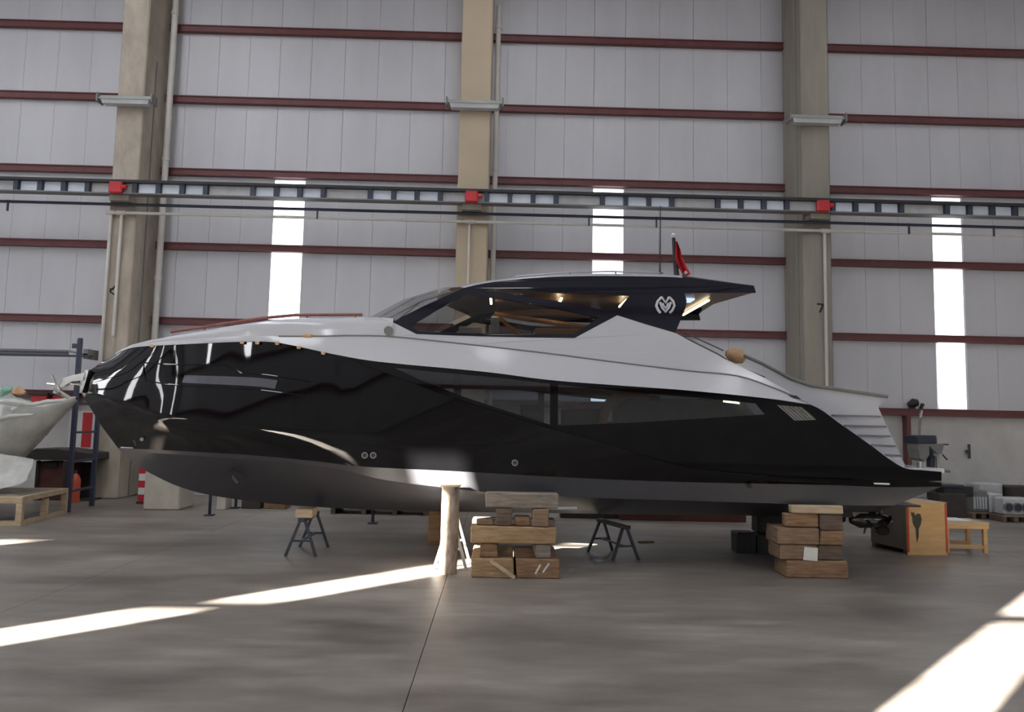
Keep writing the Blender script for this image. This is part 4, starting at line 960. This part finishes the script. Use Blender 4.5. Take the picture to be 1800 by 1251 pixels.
bx('drawer', 80, 100, 812, 822, 18.86, 0.05, M['bench'], wbn)
gc = thing('gas_cylinder', 'orange-red cylinder standing under the workbench', 'cylinder', (gx(130, 18.6), 18.6, 0))
gxx = gx(130, 18.6)
obj('body', MB().tube([(gxx, 18.6, 0), (gxx, 18.6, 0.55), (gxx, 18.6, 0.66), (gxx, 18.6, 0.7)], [0.12, 0.12, 0.07, 0.03], 12), M['orange'], gc, smooth=True)
obj('valve', MB().tube([(gxx, 18.6, 0.7), (gxx, 18.6, 0.78)], 0.03, 8), M['darksteel'], gc)
# red cabinets and sign on the wall
def wallbox(nm, x0, x1, y0, y1, d, m, parent): return bx(nm, x0, x1, y0, y1, WY - d - 0.17, d, m, parent, bevel=0.01)
hc = thing('hose_cabinet', 'red hose cabinet on the wall above the wrapped boat', 'cabinet', P(78, 712, WY - 0.2))
wallbox('case', 54, 82, 694, 716, 0.2, M['redbox'], hc); wallbox('lid', 48, 84, 690, 694, 0.24, M['bench'], hc)
h2 = thing('red_box', 'smaller dark red box on the wall behind the anchor', 'box', P(115, 708, WY - 0.2))
wallbox('case', 92, 134, 694, 708, 0.18, M['redbox'], h2); wallbox('lid', 88, 136, 690, 694, 0.22, M['bench'], h2)
sg = thing('sign_board', 'white board with a red rectangle on the wall under the yacht bow', 'sign', P(140, 795, WY - 0.05))
bx('board', 120, 166, 722, 797, WY - 0.04, 0.039, M['whiteboard'], sg, bevel=0.01); bx('red_field', 144, 161, 725, 786, WY - 0.05, 0.008, M['redbox'], sg, bevel=0)
# concrete block and warning post
cbk = G(262, 893)
tag(obj('concrete_block', MB().box(-8.12, -7.3, 17.4, 18.3, 0, 1.0), M['cblock'], bevel=0.03), 'big pale concrete block under the yacht bow', 'block')
wp = thing('warning_post', 'red and white striped post left of the concrete block', 'post', (gx(251, 18.6), 18.6, 0))
px_ = gx(251, 18.6)
for k in range(5): obj('band', MB().box(px_ - 0.11, px_ + 0.11, 18.55, 18.7, k * 0.17 + 0.05, k * 0.17 + 0.22), M['redbox'] if k % 2 == 0 else M['whiteboard'], wp)
obj('foot', MB().box(px_ - 0.13, px_ + 0.13, 18.53, 18.72, 0, 0.05), M['bench'], wp)
# clutter seen under the keel
for (x, yb, yt), lb in zip([(368, 906, 868), (414, 893, 874), (655, 920, 885)], ['thin dark prop under the bow, right of the concrete block', 'thin pale prop behind the bow, between block and sawhorse', 'thin dark prop behind the hull, right of the forward sawhorse']):
    p = G(x, yb); zt_ = P(x, yt, p.y).z
    r = thing('slim_prop', lb, 'prop', (p.x, p.y, 0))
    obj('rod', MB().tube([(p.x, p.y, 0.03), (p.x, p.y, zt_)], 0.035, 8), M['darksteel'], r, smooth=True)
    obj('foot', MB().box(p.x - 0.09, p.x + 0.09, p.y - 0.09, p.y + 0.09, 0, 0.03), M['darksteel'], r)
def low(nm, x0, x1, yt, yb, dep, m, label, cat):
    p = G((x0 + x1) / 2, yb); zt = P((x0 + x1) / 2, yt, p.y).z
    return tag(obj(nm, MB().box(P(x0, yb, p.y).x, P(x1, yb, p.y).x, p.y, p.y + dep, 0, zt), m, bevel=0.01), label, cat)
low('wood_offcut', 463, 500, 879, 894, 0.5, WOODS[2], 'tan wood offcut lying by the back wall, left of the forward sawhorse', 'offcut')
low('paint_drum', 380, 396, 872, 896, 0.4, M['cblock'], 'pale box behind the hull, right of the concrete block', 'box')
low('dark_box', 424, 458, 874, 894, 0.4, M['bench'], 'dark box by the back wall under the forward hull', 'box')
pl = pallet(582, 752, 895, 906, 17.3, 1.0, 'long low pallet under the pale planks behind the hull', WOODS[4])
tag(obj('plank_bundle', MB().box(gx(578, 17.3), gx(690, 17.3), 17.35, 18.0, 0.16, 0.27), M['whiteboard'], bevel=0.01), 'pale planks lying on the long pallet behind the hull', 'planks')
tag(obj('brown_planks', MB().box(gx(692, 17.3), gx(752, 17.3), 17.35, 18.0, 0.16, 0.24), WOODS[2], bevel=0.01), 'brown planks on the right end of the long pallet', 'planks')
low('dark_beam', 1090, 1312, 890, 916, 0.3, M['benchred'], 'long dark red-brown beam lying by the wall between the stacks', 'beam')
low('grey_beam', 985, 1088, 898, 911, 0.3, M['bench'], 'dark beam lying by the wall behind the midships stack', 'beam')
p = G(1135, 954)
tag(obj('green_strap', MB().bar((p.x - 0.14, p.y, 0.015), (p.x + 0.16, p.y + 0.05, 0.015), 0.06, 0.03), mat('olive_strap', srgb(110, 112, 70), 0.8, var=0.15, scale=8)), 'small olive strap lying on the floor right of the second sawhorse', 'strap')
